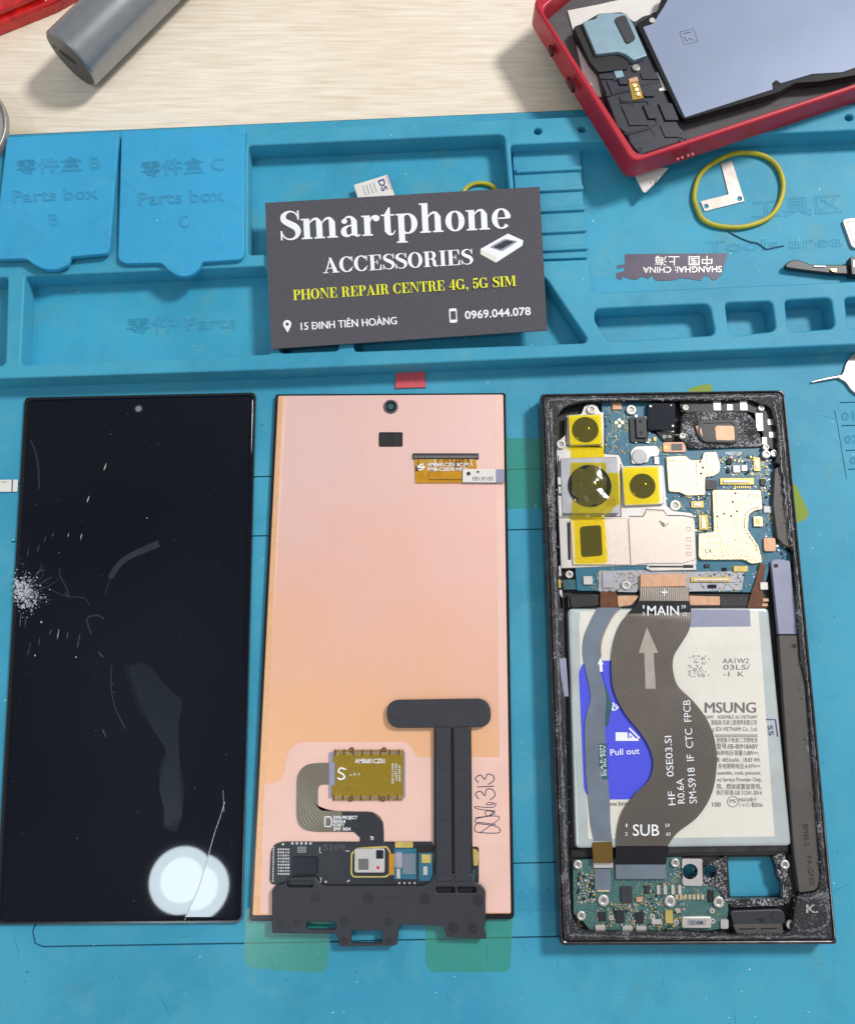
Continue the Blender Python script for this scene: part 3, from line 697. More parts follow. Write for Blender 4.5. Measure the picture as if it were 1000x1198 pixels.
for (x, y, l, an, w, m_) in ((123, 546, 9, -70, 1.6, 1), (103, 584, 8, -70, 1.4, 1), (95, 628, 8, -78, 1.3, 1), (80, 626, 5, -80, .9, 1), (62, 626, 6, -75, .9, 0), (53, 630, 9, -72, .8, 0), (45, 641, 11, -75, 1, 0), (68, 742, 12, -80, 1.2, 1), (59, 740, 8, -70, 1, 0), (46, 750, 10, -82, 1, 0), (92, 750, 22, -78, .8, 0), (79, 743, 10, -85, .7, 0), (34, 760, 18, -78, .8, 0), (41, 767, 2, 0, 2, 1), (89, 769, 2, 0, 2, 1), (69, 647, 4, -20, 1, 0), (33, 646, 12, -78, .7, 0), (48, 668, 12, -20, .8, 0), (55, 678, 14, -28, .8, 0), (118, 766, 10, 50, 1, 0), (122, 858, 12, 65, 1.0, 0), (131, 800, 3, 0, 1, 0), (172, 606, 1.6, 0, 1.6, 1), (24, 725, 18, -85, 1.2, 0), (30, 728, 14, -85, .9, 0), (130, 508, 3, 20, .7, 0)):
    a = math.radians(an); dx, dy = math.cos(a)*l/2, math.sin(a)*l/2
    b.line([(x-dx, y-dy), (x-dx*.3, y-dy*.3), (x+dx*.4, y+dy*.4), (x+dx, y+dy)], [w*.2, w, w*.8, w*.2], z, m_)
b.line(cr([(123, 697), (130, 675), (142, 658), (160, 647), (186, 636)]), [1]*8+[7]*17+[8]*8, z, 2)
b.line(cr([(36, 515), (42, 530), (45, 548), (46, 572)]), 2.2, z, 2)
b.line(cr([(107, 742), (102, 727), (104, 722), (114, 720), (122, 724)]), 2.2, z, 2)
b.line(cr([(76, 693), (81, 700), (78, 688), (71, 675), (70, 665)]), 1.6, z, 2)
b.line(cr([(131, 778), (130, 800), (134, 825), (147, 853)]), 1.3, z, 2)
b.line(cr([(60, 690), (75, 697), (98, 700), (105, 708)]), 1.0, z, 2)
for k in range(46):
    x = rnd.uniform(15, 285); y = rnd.uniform(480, 1060); b.flat(circ(x, y, rnd.uniform(.3, .7), 5), z, 0)
b.build('scratches', ['scratch', 'scratchw', 'smear'], gl_o, smooth=False)

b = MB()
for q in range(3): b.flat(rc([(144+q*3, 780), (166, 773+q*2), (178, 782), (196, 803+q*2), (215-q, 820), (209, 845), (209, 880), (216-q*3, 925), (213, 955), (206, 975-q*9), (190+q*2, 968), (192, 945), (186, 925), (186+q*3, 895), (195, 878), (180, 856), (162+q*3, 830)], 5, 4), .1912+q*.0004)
b.build('painted_reflection', 'painted_reflection', gl_o, smooth=False)  # soft reflection on the glass, drawn as faint grey-teal film patches
# ================================================================== DISPLAY SEEN FROM BEHIND (middle)
md = thing('display_module', (450, 770), 'phone display lying face down in the middle, showing its copper pink backing', 'phone display')
outl = rc([(322, 461, 3), (591.5, 459.5, 3), (601.5, 1076, 6), (291.5, 1078, 5)], 4)
P('display_frame', 'blackedge', md, outl, .001, .15, bev=(.02, .02, 2))
ca = circ(457, 475.5, 7.2, 24)
body = P('foil_backing', 'foil', md, rc([(325.5, 463, 2), (588.5, 461.5, 2), (597.5, 1069, 2), (295.5, 1071, 2)], 2), .15, .165, holes=[ca, box(444, 506, 471, 522)])
b = MB(); b.slab([(325.6, 464), (331, 464), (303.5, 1070), (296, 1070)], .165, .170); b.build('edge_strip', 'foiledge', body)
b = MB(); b.slab([(578, 463), (588.3, 463), (597.4, 1068), (586.5, 1068)], .165, .170); b.slab([(331.3, 464), (336, 464), (311, 860), (309.6, 860)], .165, .168); b.build('edge_strip', 'pinkfilm', body)
b = MB(); b.disc(457, 475.5, 8.6, .165, .19, n=28, hole=6.0, bev=(.01, .01, 2)); b.disc(457, 475.5, 3.6, .15, .16, n=20, m=1); b.build('camera_ring', ['gundark', 'tealdark'], md)
b = MB(); b.slab(rc(box(443, 505.5, 471, 522.5), 2), .15, .175, m=0); b.slab(box(446, 509, 456.5, 519.5), .175, .178, m=1); b.slab(box(461, 509, 469, 519.5), .175, .178, m=1); b.build('sensor_window', ['black', 'chassis'], md)
# paler film area towards the lower end
P('pink_film', 'pinkfilm', md, rc([(309, 917, 1), (330, 915, 14), (338, 868, 20), (478, 868, 10), (487, 886, 6), (587, 886, 1), (593, 1068, 1), (303.8, 1069, 1)], 4), .171, .176)
# touch connector with amber flex
b = MB(); b.slab(box(483, 530, 560, 536.5), .165, .24, bev=(.02, .02, 2), m=0)
for i in range(24): b.slab(box(485+i*3.1, 533, 486.6+i*3.1, 535.5), .24, .243, m=1)
b.build('connector', ['dkplastic', 'steel'], md)
fx = P('amber_flex', 'orangeflex', md, [(485, 536.5), (556, 536.5), (558, 549), (541, 549), (541, 565), (486, 565)], .18, .20, r=1.5)
b = MB(); z = .203
for i in range(26):
    x = 487+i*2.6; b.line([(x, 537), (x+(rnd.random()-.5)*3, 541), (x+(rnd.random()-.5)*4, 546)], .9, z, rnd.choice([0, 1, 1, 2]))
b.text('AMB681CZ01 BC1M', (500, 545.5), (548, 545.5), 4, z+.008, 0, bold=.02); b.text('FM8-C5878 MC2', (500, 551), (546, 551), 4, z+.008, 0, bold=.02)
b.text('S', (490, 551), (498, 547), 6, z+.008, 0, bold=.04)
b.slab([(486, 545), (490, 545), (491, 551), (486, 551)], z, z+.01, m=2); b.slab([(532, 540), (537, 540), (537, 548), (533, 548)], z, z+.01, m=2)
b.line([(501, 552), (502, 561), (541, 561)], .6, z, 2)
b.build('flex_print', ['white', 'brass', 'brownflex'], fx, smooth=False)
lb_ = P('white_tab', 'paper', md, box(541, 548.5, 590, 564.5), .20, .225, r=2)
b = MB(); b.flat(circ(548, 554, 2.4, 14), .228, 0); b.text('EB13F1EE', (553, 562), (577, 562), 4.2, .228, 0); b.flat(box(580, 549, 590, 564), .228, 1); b.flat(circ(559, 552, 1.5, 10), .229, 2); b.line([(541, 548.5), (541, 564.5), (590, 564.8)], 1, .228, 3); b.build('tab_print', ['blackink', 'lavender', 'brownflex', 'greyink'], lb_, smooth=False)
# driver chip, S-shaped flex
Lp = [(392, 893), (372, 893), (357, 896), (348, 908), (347, 930), (347, 956), (352, 968), (366, 973), (395, 973.5), (416, 974), (421, 979), (421, 994)]
Rp = [(392, 918), (380, 918), (374, 919), (372, 924), (372, 934), (372, 943), (375, 948), (384, 949), (415, 949.5), (437, 951), (448, 963), (449, 994)]
b = MB(); b.strip(Lp, Rp, .176, .20, n=48, c=6); fs = b.build('ribbon_flex', 'flexs', md)
b = MB(); b.slab([(400, 950), (436, 950.5), (448, 962), (449, 992), (421, 992), (421, 980), (414, 973.5), (398, 973)], .200, .2035); b.build('flex_stiffener', 'pcbblack', fs)
b = MB(); z = .206
b.text('DM3-PROJECT', (390, 958.5), (418, 958.5), 3.6, z, bold=.03); b.text('REV0.8', (390, 963), (404, 963), 3.4, z, bold=.03); b.text('K1871', (390, 967.3), (402, 967.3), 3.4, z, bold=.03); b.text('SMV 3624', (390, 971.8), (410, 971.8), 3.4, z, bold=.03)
b.text('T0', (433, 983), (437, 983), 4, z, bold=.03)
b.line([(380, 956), (386.5, 956), (388, 959), (388, 965), (386.5, 967.3), (380, 967.3), (380, 956)], 1.4, z)
b.build('lettering', 'white', fs, smooth=False)
ic = P('driver_chip', 'lavender', md, box(385, 880, 474, 934), .176, .21, r=2)
b = MB(); b.slab([(390, 882), (472, 882), (472, 932), (388, 932), (388, 919), (392, 919), (392, 892), (389, 892)], .21, .225, m=0)
for i in range(31):
    x = 391+i*2.66; mm = 2 if i % 8 in (0, 4) else 1
    b.slab(box(x, 877, x+1.5, 884), .21, .228, m=mm); b.slab(box(x-1.5, 930, x, 937), .21, .228, m=mm)
for x in (411, 449):
    b.disc(x, 877.5, 3, .21, .229, n=14, m=2, hole=1.4); b.disc(x-1, 935, 3, .21, .229, n=14, m=2, hole=1.4)
icf = b.build('chip_film', ['olive', 'goldpin', 'brownflex'], ic, smooth=False)
b = MB(); z = .230
b.text('AMB681CZ01', (415, 893), (450, 893), 5, z, bold=.02)
b.text('A5R30F', (466, 895), (466, 915), 2.6, z); b.text('4012007', (462, 893), (462, 914), 2.6, z); b.text('0002170-000', (458, 893), (458, 917), 2.6, z)
b.line(cr([(404, 900), (398, 899), (396, 903), (401, 906), (403, 910), (398, 912), (395, 910)]), 2, z); b.text('·', (403, 903), (406, 903), 5, z)
b.text('x R 5', (409, 908), (421, 907), 2.6, z)
b.build('lettering', 'white', icf, smooth=False)
# black circuit strip
bd = P('circuit_strip', 'pcbblack', md, [(321, 988), (330, 985), (506, 985), (508, 1036), (318, 1035), (315.5, 1030), (317, 996)], .176, .215, r=3)
b = MB(); z = .218
for i in range(5): b.disc(342+i*5.3, 987, 1.5, .215, .219, n=10)
b.disc(331, 988, 1.4, .215, .219, n=10)
for r_ in range(9):
    for c_ in range(5): b.slab(box(324.8+c_*2.9, 993+r_*3.6, 326.8+c_*2.9, 995+r_*3.6), .215, .219, m=rnd.choice([0, 0, 1]))
for r_ in range(4):
    for c_ in range(4): b.slab(box(348+c_*2.7, 991+r_*1.9, 350+c_*2.7, 992+r_*1.9), .215, .218, m=1)
for i in range(15): b.slab(box(319.2-.06*i, 991+i*2.8, 320.8-.06*i, 992.8+i*2.8), .215, .218, m=0)
b.line([(374, 991), (374, 998), (376, 998)], .8, z, 0); b.line([(404, 996), (409, 996)], 1, z, 0); b.line([(375, 1027), (375.5, 1033)], 1.2, z, 0); b.disc(381, 1032, 1.3, .215, .219, n=8); b.line([(406, 1032), (409, 1030)], 1.4, z, 0)
b.build('solder_pads', ['silver', 'greymetal'], bd, smooth=False)
b = MB(); b.text('5109', (378, 995), (404, 995), 6.5, .219, outline=.02); b.build('lettering', 'greyink', bd, smooth=False)
b = MB(); b.slab(box(380, 999, 401, 1021), .215, .2165); b.build('printed_patch', 'dkplastic', bd)
P('chip', 'navy', md, box(342, 1003, 371.5, 1023.5), .215, .27, r=1.5, bev=(.015, .015, 2))
P('chip_frame', 'brass', md, [(418, 992), (453, 990), (457, 997), (458, 1022), (452, 1027), (413, 1027), (410, 1023), (410.5, 998)], .215, .222, r=3)
P('chip_frame_inlay', 'pcbblack', md, [(419, 994), (452, 992), (455.5, 998), (456.4, 1021), (451, 1025.4), (414, 1025.4), (411.8, 1022), (412.2, 999)], .222, .2235, r=3)
wc = P('shield_can', 'silver', md, box(414.5, 993, 450, 1021.5), .22, .28, r=3, bev=(.02, .02, 2))
b = MB(); b.slab(box(440, 995, 448.5, 1005), .28, .295, m=0); b.disc(442, 1015.5, 2, .28, .283, n=12, m=1); b.slab(box(419, 1005, 431, 1018), .28, .282, m=2); b.build('can_marks', ['navy', 'reddot', 'greyink'], wc)
P('gold_tab', 'brass', md, box(462, 985, 483, 992), .22, .235, r=.5)
P('amber_tab', 'orangeflex', md, box(455, 999, 461, 1024), .225, .235, r=1)
b = MB(); b.slab(box(461, 993, 487, 1029), .22, .24, m=0); b.slab(box(471, 999, 486, 1023), .24, .255, m=1); b.slab(box(463, 997, 470, 1016), .24, .252, m=2); b.slab(box(464, 1017, 468, 1028), .24, .252, m=3)
for i in range(4): b.disc(467+i*6, 1033.5, 1.2, .215, .225, n=8, m=3)
for i in range(5): b.line([(462+i*2, 999), (462+i*2, 1014)], .7, .254, 3)
b.build('blue_connector', ['pcb', 'slate', 'lavender', 'silver'], md)
b = MB(); b.slab(box(490, 998, 506, 1031), .215, .235, m=0); b.slab(box(493, 1000, 504, 1010), .235, .25, m=1); b.slab(box(495, 1014, 500, 1024), .235, .25, m=2); b.slab(box(487.5, 990, 507, 998), .215, .24, m=3); b.build('small_connector', ['pcb', 'brass', 'silver', 'black'], md)
b = MB(); b.slab(rc(box(549, 991, 560, 1034), 3), .18, .21, m=0); b.slab(rc([(553, 993), (557, 994), (560, 998), (559, 1013), (554, 1013)], 1), .21, .225, m=1); b.slab(box(551, 1018, 556, 1030), .21, .225, m=2); b.build('side_connector', ['pcbblack', 'brass', 'tealdark'], md)
# handwriting
b = MB(); z = .179
def pen(pts, w=1.0): b.line(cr(pts, 6), w, z)
pen([(556, 966), (559, 964), (580, 967), (585, 972), (581, 975), (559, 974), (555, 970), (557, 964)])
pen([(561, 975), (584, 958), (575, 955), (558, 958), (556, 962), (566, 963), (580, 965)], .9)
pen([(556, 957), (570, 955), (579, 952), (572, 949), (567, 951), (571, 955), (579, 949)], .9)
pen([(579, 949), (560, 947), (556, 944), (575, 945), (580, 941), (572, 939), (569, 942), (578, 941)], .9)
pen([(560, 935), (556, 929), (562, 926), (567, 931), (569, 924), (576, 924), (579, 931), (573, 936)], 1.1)
pen([(558, 921), (578, 920)], 1.1)
pen([(560, 916), (556, 911), (562, 907), (567, 912), (570, 906), (577, 908), (577, 914), (571, 918)], 1.1)
b.build('handwriting', 'ink', md, smooth=False)
# dark mounting bracket: T-bar, two strips, base plate
br = thing('display_bracket', (450, 1065), 'dark plastic T-shaped bracket lying over the lower end of the pink display', 'bracket', z=.18)
b = MB(); b.slab(rc([(452, 819), (573, 817), (575, 851), (453, 852)], 16, 8), .30, .36, bev=(.03, .03, 3)); cb = b.build('crossbar', 'dkplastic', br)
for x in (465, 513, 561):
    b = MB(); b.disc(x, 834.5, 7, .36, .367, n=24, bev=(.005, .005, 1)); b.build('boss', 'dkplastic', cb)
for x0, x1 in ((509, 528), (530.5, 550)):
    b = MB(); b.slab(rc([(x0, 851), (x1-1, 851), (x1+1, 1032), (x0+1, 1032)], 2), .26, .385, bev=(.025, .025, 2)); so = b.build('upright_strip', 'dkplastic', br)
    b = MB()
    for y in (897, 956, 1018): b.disc((x0+x1)/2+(y-851)*.004, y, 4.6, .385, .397, n=18, bev=(.008, .008, 1))
    b.build('boss', 'dkplastic', so)
P('sheet_under_strips', 'dkplastic2', br, [(507.5, 853), (551, 853), (553, 1034), (507.5, 1034)], .235, .262)
b = MB(); b.slab(box(510, 1036, 558, 1047), .185, .2); b.slab(box(335, 1029, 367, 1040), .185, .2); b.build('slot_backing', 'black', br)
bo = rc([(318, 1042, 2), (322, 1036, 3), (333, 1034, 3), (336, 1027, 4), (369, 1026, 3), (376, 1037, 5), (496, 1037, 6), (505, 1031, 4), (508, 1022, 0), (552, 1022, 0), (556, 1034, 4), (563, 1036, 4), (568, 1042, 4), (568, 1082, 1), (566, 1087, 2), (568.5, 1090, 2), (569, 1099, 2), (522, 1097, 2), (519, 1084, 3), (467, 1082, 3), (465, 1107, 5), (396, 1108, 5), (395, 1093, 3), (318, 1092, 2)], 2)
hs = [rc(box(335.5, 1031, 366, 1038.5), 2), rc(box(510, 1038, 532, 1045), 2), rc(box(535, 1038, 557, 1045), 2), rc(box(358, 1079, 393, 1088), 4), rc(box(411, 1089, 447, 1104), 2)]
b = MB(); b.slab(bo, .22, .36, holes=hs, bev=(.025, .025, 2)); bp_ = b.build('base_plate', 'dkplastic', br)
for x, y, r_ in ((431, 1051, 6), (497, 1052, 5.5), (559, 1054, 6), (369, 1050, 5.5), (403, 1078, 5), (455, 1079, 5), (403, 1101, 4), (455, 1101, 4), (329, 1081, 4), (348, 1080, 4), (530, 1086, 5.5), (553, 1087, 6)):
    b = MB(); b.disc(x, y, r_, .36, .372, n=20, bev=(.01, .01, 1)); b.disc(x, y, r_*.4, .372, .376, n=14); b.build('boss', 'dkplastic2', bp_)
b = MB(); b.line([(452, 1049), (456, 1051), (462, 1051), (466, 1049)], 1.6, .363); b.build('arrow_mark', 'dkplastic2', bp_)

# green films sticking out under the middle display
def filmthing(pts, label, mt='gtape', z0=.0015, r=6, grp=None, name='adhesive_film'):
    b = MB(); b.flat(rc(pts, r), z0); o = b.build(name, mt); return tag(o, label, 'adhesive film', 'green adhesive films' if mt == 'gtape' else 'lime adhesive film tips')
filmthing([(578, 513), (640, 512), (641, 594), (578, 596)], 'translucent green film bridging the gap between the pink display and the opened phone', r=2)
filmthing([(288, 1062), (388, 1060), (384, 1130), (377, 1139), (292, 1133), (285, 1124)], 'translucent green film sticking out below the left lower corner of the pink display')
filmthing([(498, 1062), (600, 1062), (597, 1132), (592, 1138), (505, 1138), (497, 1130)], 'translucent green film sticking out below the right lower corner of the pink display')
filmthing([(806, 454), (824, 449.5), (832, 449), (834, 470), (804, 470)], 'lime film tip peeking out above the top edge of the opened phone', 'ygtape', r=1)
filmthing([(900, 560), (931, 567), (946, 600), (944, 606), (935, 611), (900, 612)], 'lime film tip peeking out at the right side of the opened phone', 'ygtape', r=2)
b = MB(); b.slab([(463, 433), (497, 431), (498, 453), (462, 454)], .02, .06, bev=(.01, .01, 1)); o = b.build('red_tape_tab', 'redtape'); tag(o, 'small red tape tab above the top edge of the pink display', 'tape tab')

# ================================================================== OPENED PHONE (right)
ph = thing('opened_phone', (805, 785), 'opened phone body at the right showing circuit board, battery and ribbon cables', 'phone')
FO = rc([(632, 460, 5), (918, 455.5, 7), (980, 1106, 5), (655, 1107.5, 7)], 5, 5)
FO2 = rc([(635.5, 463.5, 5), (915, 459, 6), (975.5, 1100, 4), (659, 1101.5, 6)], 5, 5)
CAV = [(650, 492, 4), (657, 476, 8), (686, 469, 6), (833, 468, 2), (878, 467, 4), (890, 473, 3), (901, 475, 5), (908, 500, 4), (910, 530, 4), (906, 541, 2), (914, 544, 3), (922, 600, 2), (928, 648, 2), (931, 700, 2), (936, 770, 2), (943, 800, 3), (961, 1030, 8), (957, 1044, 8), (934, 1048, 3), (930, 1060, 4), (926, 1090, 4), (915, 1094, 3), (850, 1094, 2), (800, 1091, 3), (690, 1091, 3), (676, 1086, 6), (668, 1070, 4), (665, 1004, 3), (660, 740, 2), (659, 700, 2), (652, 690, 3), (650, 600, 2)]
CAVR = rc(CAV, 3, 3)
WIN = rc([(851, 1003, 4), (903, 1003, 3), (908, 1015, 3), (910, 1028, 3), (915, 1034, 3), (915, 1050, 4), (854, 1051, 5)], 4)
H1 = circ(807, 1020, 9.2, 20); H2 = circ(831, 1020, 7.8, 20)
b = MB(); b.slab(FO, .001, .74, holes=[FO2], bev=(.05, .12, 4)); b.build('outer_rim', 'metalrim', ph)
b = MB(); b.slab(FO2, .02, .68, holes=[CAVR], bev=(.02, .02, 1)); fr = b.build('inner_frame', 'glue', ph)
b = MB(); b.slab(rc([(638, 466), (913, 462), (972, 1097), (661, 1099)], 4), .03, .24, holes=[WIN, H1, H2], at=.24); b.build('chassis_floor', 'chassis', ph)
# side buttons on the left flank
for (xa, ya, xb, yb) in ((633.5, 568, 636, 634), (637.3, 672, 640.2, 710)):
    b = MB(); b.slab(rc([(xa, ya), (xa+4, ya), (xb+4, yb), (xb, yb)], 1), .30, .58, bev=(.03, .05, 3)); b.build('side_button', 'metalrim', ph)
b = MB(); rr = random.Random(23)
def bead(pts, n, w, z=.685):
    q = cr(pts, 30); q = q[::max(1, len(q)//n)]
    b.line([(p[0]+rr.uniform(-.8, .8), p[1]+rr.uniform(-.8, .8)) for p in q], [w*rr.uniform(.1, 1.3) for _ in q], z, 0, h=.004)
bead([(640, 470), (650, 700), (657, 900), (664, 1092)], 170, 2.2); bead([(645, 478), (652, 760), (661, 980), (667, 1080)], 120, 2.6); bead([(641, 468), (780, 466), (908, 463)], 120, 2.0)
bead([(912, 466), (935, 700), (955, 900), (970, 1092)], 170, 1.6); bead([(666, 1094), (800, 1097), (966, 1096)], 150, 2.4); bead([(905, 470), (911, 500), (914, 540), (926, 640)], 60, 2.0); bead([(932, 1050), (945, 1052), (962, 1050), (968, 1080), (940, 1090), (930, 1080)], 60, 3)
for k in range(520):
    t = rr.random(); e_ = rr.choice('ltrbbk')
    if e_ == 'l': x, y = 641+t*24+rr.uniform(-2, 8), 470+t*620
    elif e_ == 't': x, y = 645+t*260, 465+rr.uniform(-1.5, 3.5)
    elif e_ == 'r': x, y = 914+t*52+rr.uniform(-5, 4), 480+t*600
    elif e_ == 'k': x, y = rr.uniform(928, 968), rr.uniform(1046, 1096)
    else: x, y = 670+t*296, 1093+rr.uniform(-1, 5)
    r_ = rr.uniform(.3, 1.3); b.flat([(x+r_*rr.uniform(.4, 1.3)*math.cos(q*1.05), y+r_*rr.uniform(.4, 1.3)*math.sin(q*1.05)) for q in range(6)], .683, 0)
    if b.lift > .008: b.lift = 0
o = b.build('glue_residue', 'glint', fr, smooth=False); o['kind'] = 'stuff'
b = MB(); b.text('K.', (943, 1068), (957, 1068), 9, .683, bold=.02); b.build('lettering', 'silver', fr, smooth=False)
# main board
BZ = .44
mb_ = P('main_board', 'pcb', ph, [(704, 470), (758, 470), (760, 505), (800, 524), (895, 524), (905, 545), (905, 630), (924, 648), (925, 660), (900, 662), (893, 693), (675, 691), (673, 664), (690, 600), (704, 540)], .26, BZ, r=2)
def comp(x0, y0, x1, y1, h=.05, mt='silver', base=BZ, par=None, r=.8, name='component', sk=.05, bev=(.01, .01, 1)):
    return P(name, mt, par or mb_, box(x0, y0, x1, y1, sk), base, base+h, r=r, bev=bev)
def tiny(par, x0, y0, x1, y1, n, base, mats=('silver', 'black', 'brass', 'greymetal', 'copper'), smin=1.2, smax=3.2, seed=1, name='solder_components', skip=()):
    rr = random.Random(seed); b = MB(); done = []
    for _ in range(n*12):
        if len(done) >= n: break
        x = rr.uniform(x0, x1); y = rr.uniform(y0, y1); w = rr.uniform(smin, smax); h_ = rr.uniform(smin, smax)*rr.choice([.6, 1])
        if any(abs(x-a) < (w+c)/2+.5 and abs(y-d) < (h_+e)/2+.5 for a, d, c, e in done): continue
        if any(s0 < x < s2 and s1 < y < s3 for s0, s1, s2, s3 in skip): continue
        done.append((x, y, w, h_)); mi = rr.randrange(len(mats))
        b.slab(box(x-w/2, y-h_/2, x+w/2, y+h_/2, .05), base, base+rr.uniform(.015, .05), m=mi)
    o = b.build(name, list(mats), par, smooth=False); o['kind'] = 'stuff'; return o
# camera bracket and cameras
P('camera_bracket', 'silver', ph, [(661, 486, 3), (680, 484, 2), (684, 473, 5), (697, 472, 5), (702, 482, 2), (706, 482, 1), (708, 531, 1), (724, 532, 2), (729, 545, 1), (776, 544, 3), (780, 592, 2), (790, 598, 2), (810, 600, 3), (813, 612, 2), (815, 661, 1), (768, 664, 2), (758, 661, 2), (656, 665, 2), (653, 600, 1), (650.5, 520, 5), (655, 514, 4), (661, 509, 2)], .40, .47, r=2, bev=(.015, .015, 1))
b = MB()
b.line([(653, 533), (651, 606), (727, 604)], 1.2, .472); b.line([(726, 543), (726, 604)], 1.2, .472); b.line([(667, 607), (733, 607)], 1.0, .472); b.line([(662, 486), (662, 521), (704, 523)], 2.0, .472); b.line([(707, 531), (707, 484)], 1.6, .472)
b.line([(735, 604), (752, 604), (756, 596), (776, 597), (780, 603), (800, 603), (812, 606)], 1, .472)
b.build('bracket_seams', 'blackink', ph, smooth=False)
screw(ph, 692, 478.5, .50, 5.6); screw(ph, 656.5, 519.5, .50, 5.6); screw(ph, 738.5, 479, .48, 6); screw(ph, 666, 672, .40, 4.6)
def camera(sq, lens, r, z, hm='black', label=None, cover=True):
    o = P('camera_module', hm, ph, rc(sq, 3), .30, z, bev=(.03, .03, 2))
    if label: o['label'] = label
    b = MB(); b.disc(lens[0], lens[1], r, z-.02, z+.05, n=36, bev=(.03, .03, 2), hole=r*.72, m=0); b.disc(lens[0], lens[1], r*.73, z-.02, z+.012, n=30, m=1); b.disc(lens[0], lens[1], r*.3, z, z+.022, n=20, m=2, bev=(.02, .01, 2))
    b.build('lens', ['lens', 'navy', 'lens'], o); return o
camera([(664, 485), (703, 484), (705, 520), (666, 521)], (685, 502), 15.5, .60, 'silver', 'small square camera module in the upper corner')
camera([(655, 536), (722, 534), (725, 601), (657, 601)], (690, 568), 25.5, .62, 'greymetal', 'largest camera module on a square grey plate')
camera([(727, 546), (775, 545), (777, 590), (730, 592)], (752, 568), 15.0, .58, 'silver', 'right-hand small camera module')
pc = P('camera_module', 'silverpink', ph, [(667, 608), (734, 606), (737, 661), (670, 661)], .40, .52, r=1.5, bev=(.015, .015, 1), label='folded zoom camera module with a rectangular black window')
P('prism_window', 'lens', pc, [(678, 616), (703, 614), (705, 650), (680, 652)], .50, .535, r=4, bev=(.01, .01, 2))
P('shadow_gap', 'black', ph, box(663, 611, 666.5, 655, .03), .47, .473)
# yellow protective films over the cameras
def yf(pts, z, mt='ytape'): return MB().flat(rc(pts, 1.2), z).build('yellow_film', mt, ph)
yf([(665, 486), (703, 485), (705, 520), (667, 521)], .668)
yf([(667, 522), (706, 521), (708, 543), (669, 544)], .50, 'ytape')
# crumpled piece draped on the big camera
b = MB(); rr = random.Random(5); nx, ny = 26, 30
for j in range(ny+1):
    for i in range(nx+1):
        u, v = i/nx, j/ny
        x = 668+u*(41+14*max(0, 1-abs(v-.72)*4))+1.5*v; y = 541+v*64
        d = math.hypot(x-690, y-568); zz = .685+.03*math.cos(d*.09)+(.03*math.sin(u*9+v*7)*math.sin(v*11-u*4) if v > .35 else .008*math.sin(u*12))
        p = W(x, y, zz); b.v.append(tuple(p))
for j in range(ny):
    for i in range(nx):
        a = j*(nx+1)+i; b.face((a, a+nx+1, a+nx+2, a+1))
b.build('yellow_film', 'ytapew', ph)
yf([(709, 553), (724, 553), (725, 590), (711, 592)], .66)
yf([(729, 547), (770, 546), (772, 588), (731, 590)], .64)
yf([(671, 604), (707, 604), (711, 658), (674, 659)], .60)
# metal cover plates
pl_ = P('cover_plate', 'silverpink', ph, [(735, 606), (752, 605), (757, 598), (775, 598), (780, 604), (800, 604), (809, 606), (813, 618), (814, 655), (797, 659), (757, 659), (738, 662)], .47, .50, r=2, bev=(.012, .012, 1))
P('slot_rail', 'silver', ph, [(757, 661), (814, 660), (815, 667), (762, 668), (755, 665)], .44, .52, r=1.5, bev=(.015, .015, 1))
b = MB(); b.line([(759, 663), (811, 663)], 2, .523); b.slab(box(799, 661, 811, 664.5), .52, .524); b.build('slot_opening', 'black', ph, smooth=False)
b = MB(); b.line(cr([(771, 609), (776, 616), (782, 612)]), 1.0, .503); b.flat([(772, 609), (776, 616), (778, 613)], .503); b.build('dent_mark', 'greyink', pl_, smooth=False)
b = MB()
for y in (617, 629, 638, 646): b.line([(803, y), (808, y), (808, y+4), (803, y+4), (803, y)], .5, .503)
b.build('stamped_marks', 'greyink', pl_, smooth=False)
# components, upper part
fc = comp(757.5, 471, 790, 503, .16, 'navy', name='front_camera', r=3, sk=0, bev=(.02, .02, 2))
b = MB(); b.disc(761, 475, 1.4, .60, .605, n=8); b.disc(787, 498, 1.2, .60, .605, n=8); b.disc(785, 474, .8, .60, .605, n=8); b.build('corner_dot', 'silver', fc)
P('camera_connector', 'black', ph, [(766, 503), (790, 503), (786, 516), (776, 516)], .44, .50, r=2)
b = MB(); b.line([(765, 502.5), (788, 504.5)], 1.6, .52); b.text('SJ2 46', (775, 512), (785, 512), 3, .505); b.build('connector_print', 'silver', ph, smooth=False)
comp(736, 488, 757, 517, .07, 'chassis', name='flash_base', r=3)
fl = comp(743.5, 488, 756, 512, .14, 'dkplastic', name='sensor_block', r=2)
b = MB(); b.disc(749, 493, 2.4, .58, .583, n=12); b.disc(750, 506, 2.2, .58, .583, n=12); b.build('sensor_dot', 'black', fl)
comp(716, 471, 727, 479, .05, 'copper'); 
b = MB()
for x, y in ((721, 494), (728, 494), (724.5, 491), (724.5, 498)): b.disc(x, y, 2.0, BZ, BZ+.012, n=10)
b.build('test_pad', 'gold', mb_)
comp(742, 484.5, 746, 489, .06, 'silver'); comp(754, 487, 757, 491, .08, 'silver'); comp(742, 513, 745, 518, .06, 'gold'); comp(755, 512, 759, 518, .06, 'gold'); comp(764, 511, 768, 516, .05, 'brass')
P('earpiece_bracket', 'silver', mb_, [(743, 522), (768, 521), (772, 527), (770, 534), (760, 534), (758, 541), (739, 543), (737, 528)], .44, .50, r=3, bev=(.015, .015, 1))
b = MB(); b.disc(748, 534, 9, .50, .53, n=28, bev=(.02, .02, 2)); b.build('round_boss', 'greymetal', mb_)
comp(765, 534, 771, 543, .06, 'silver')
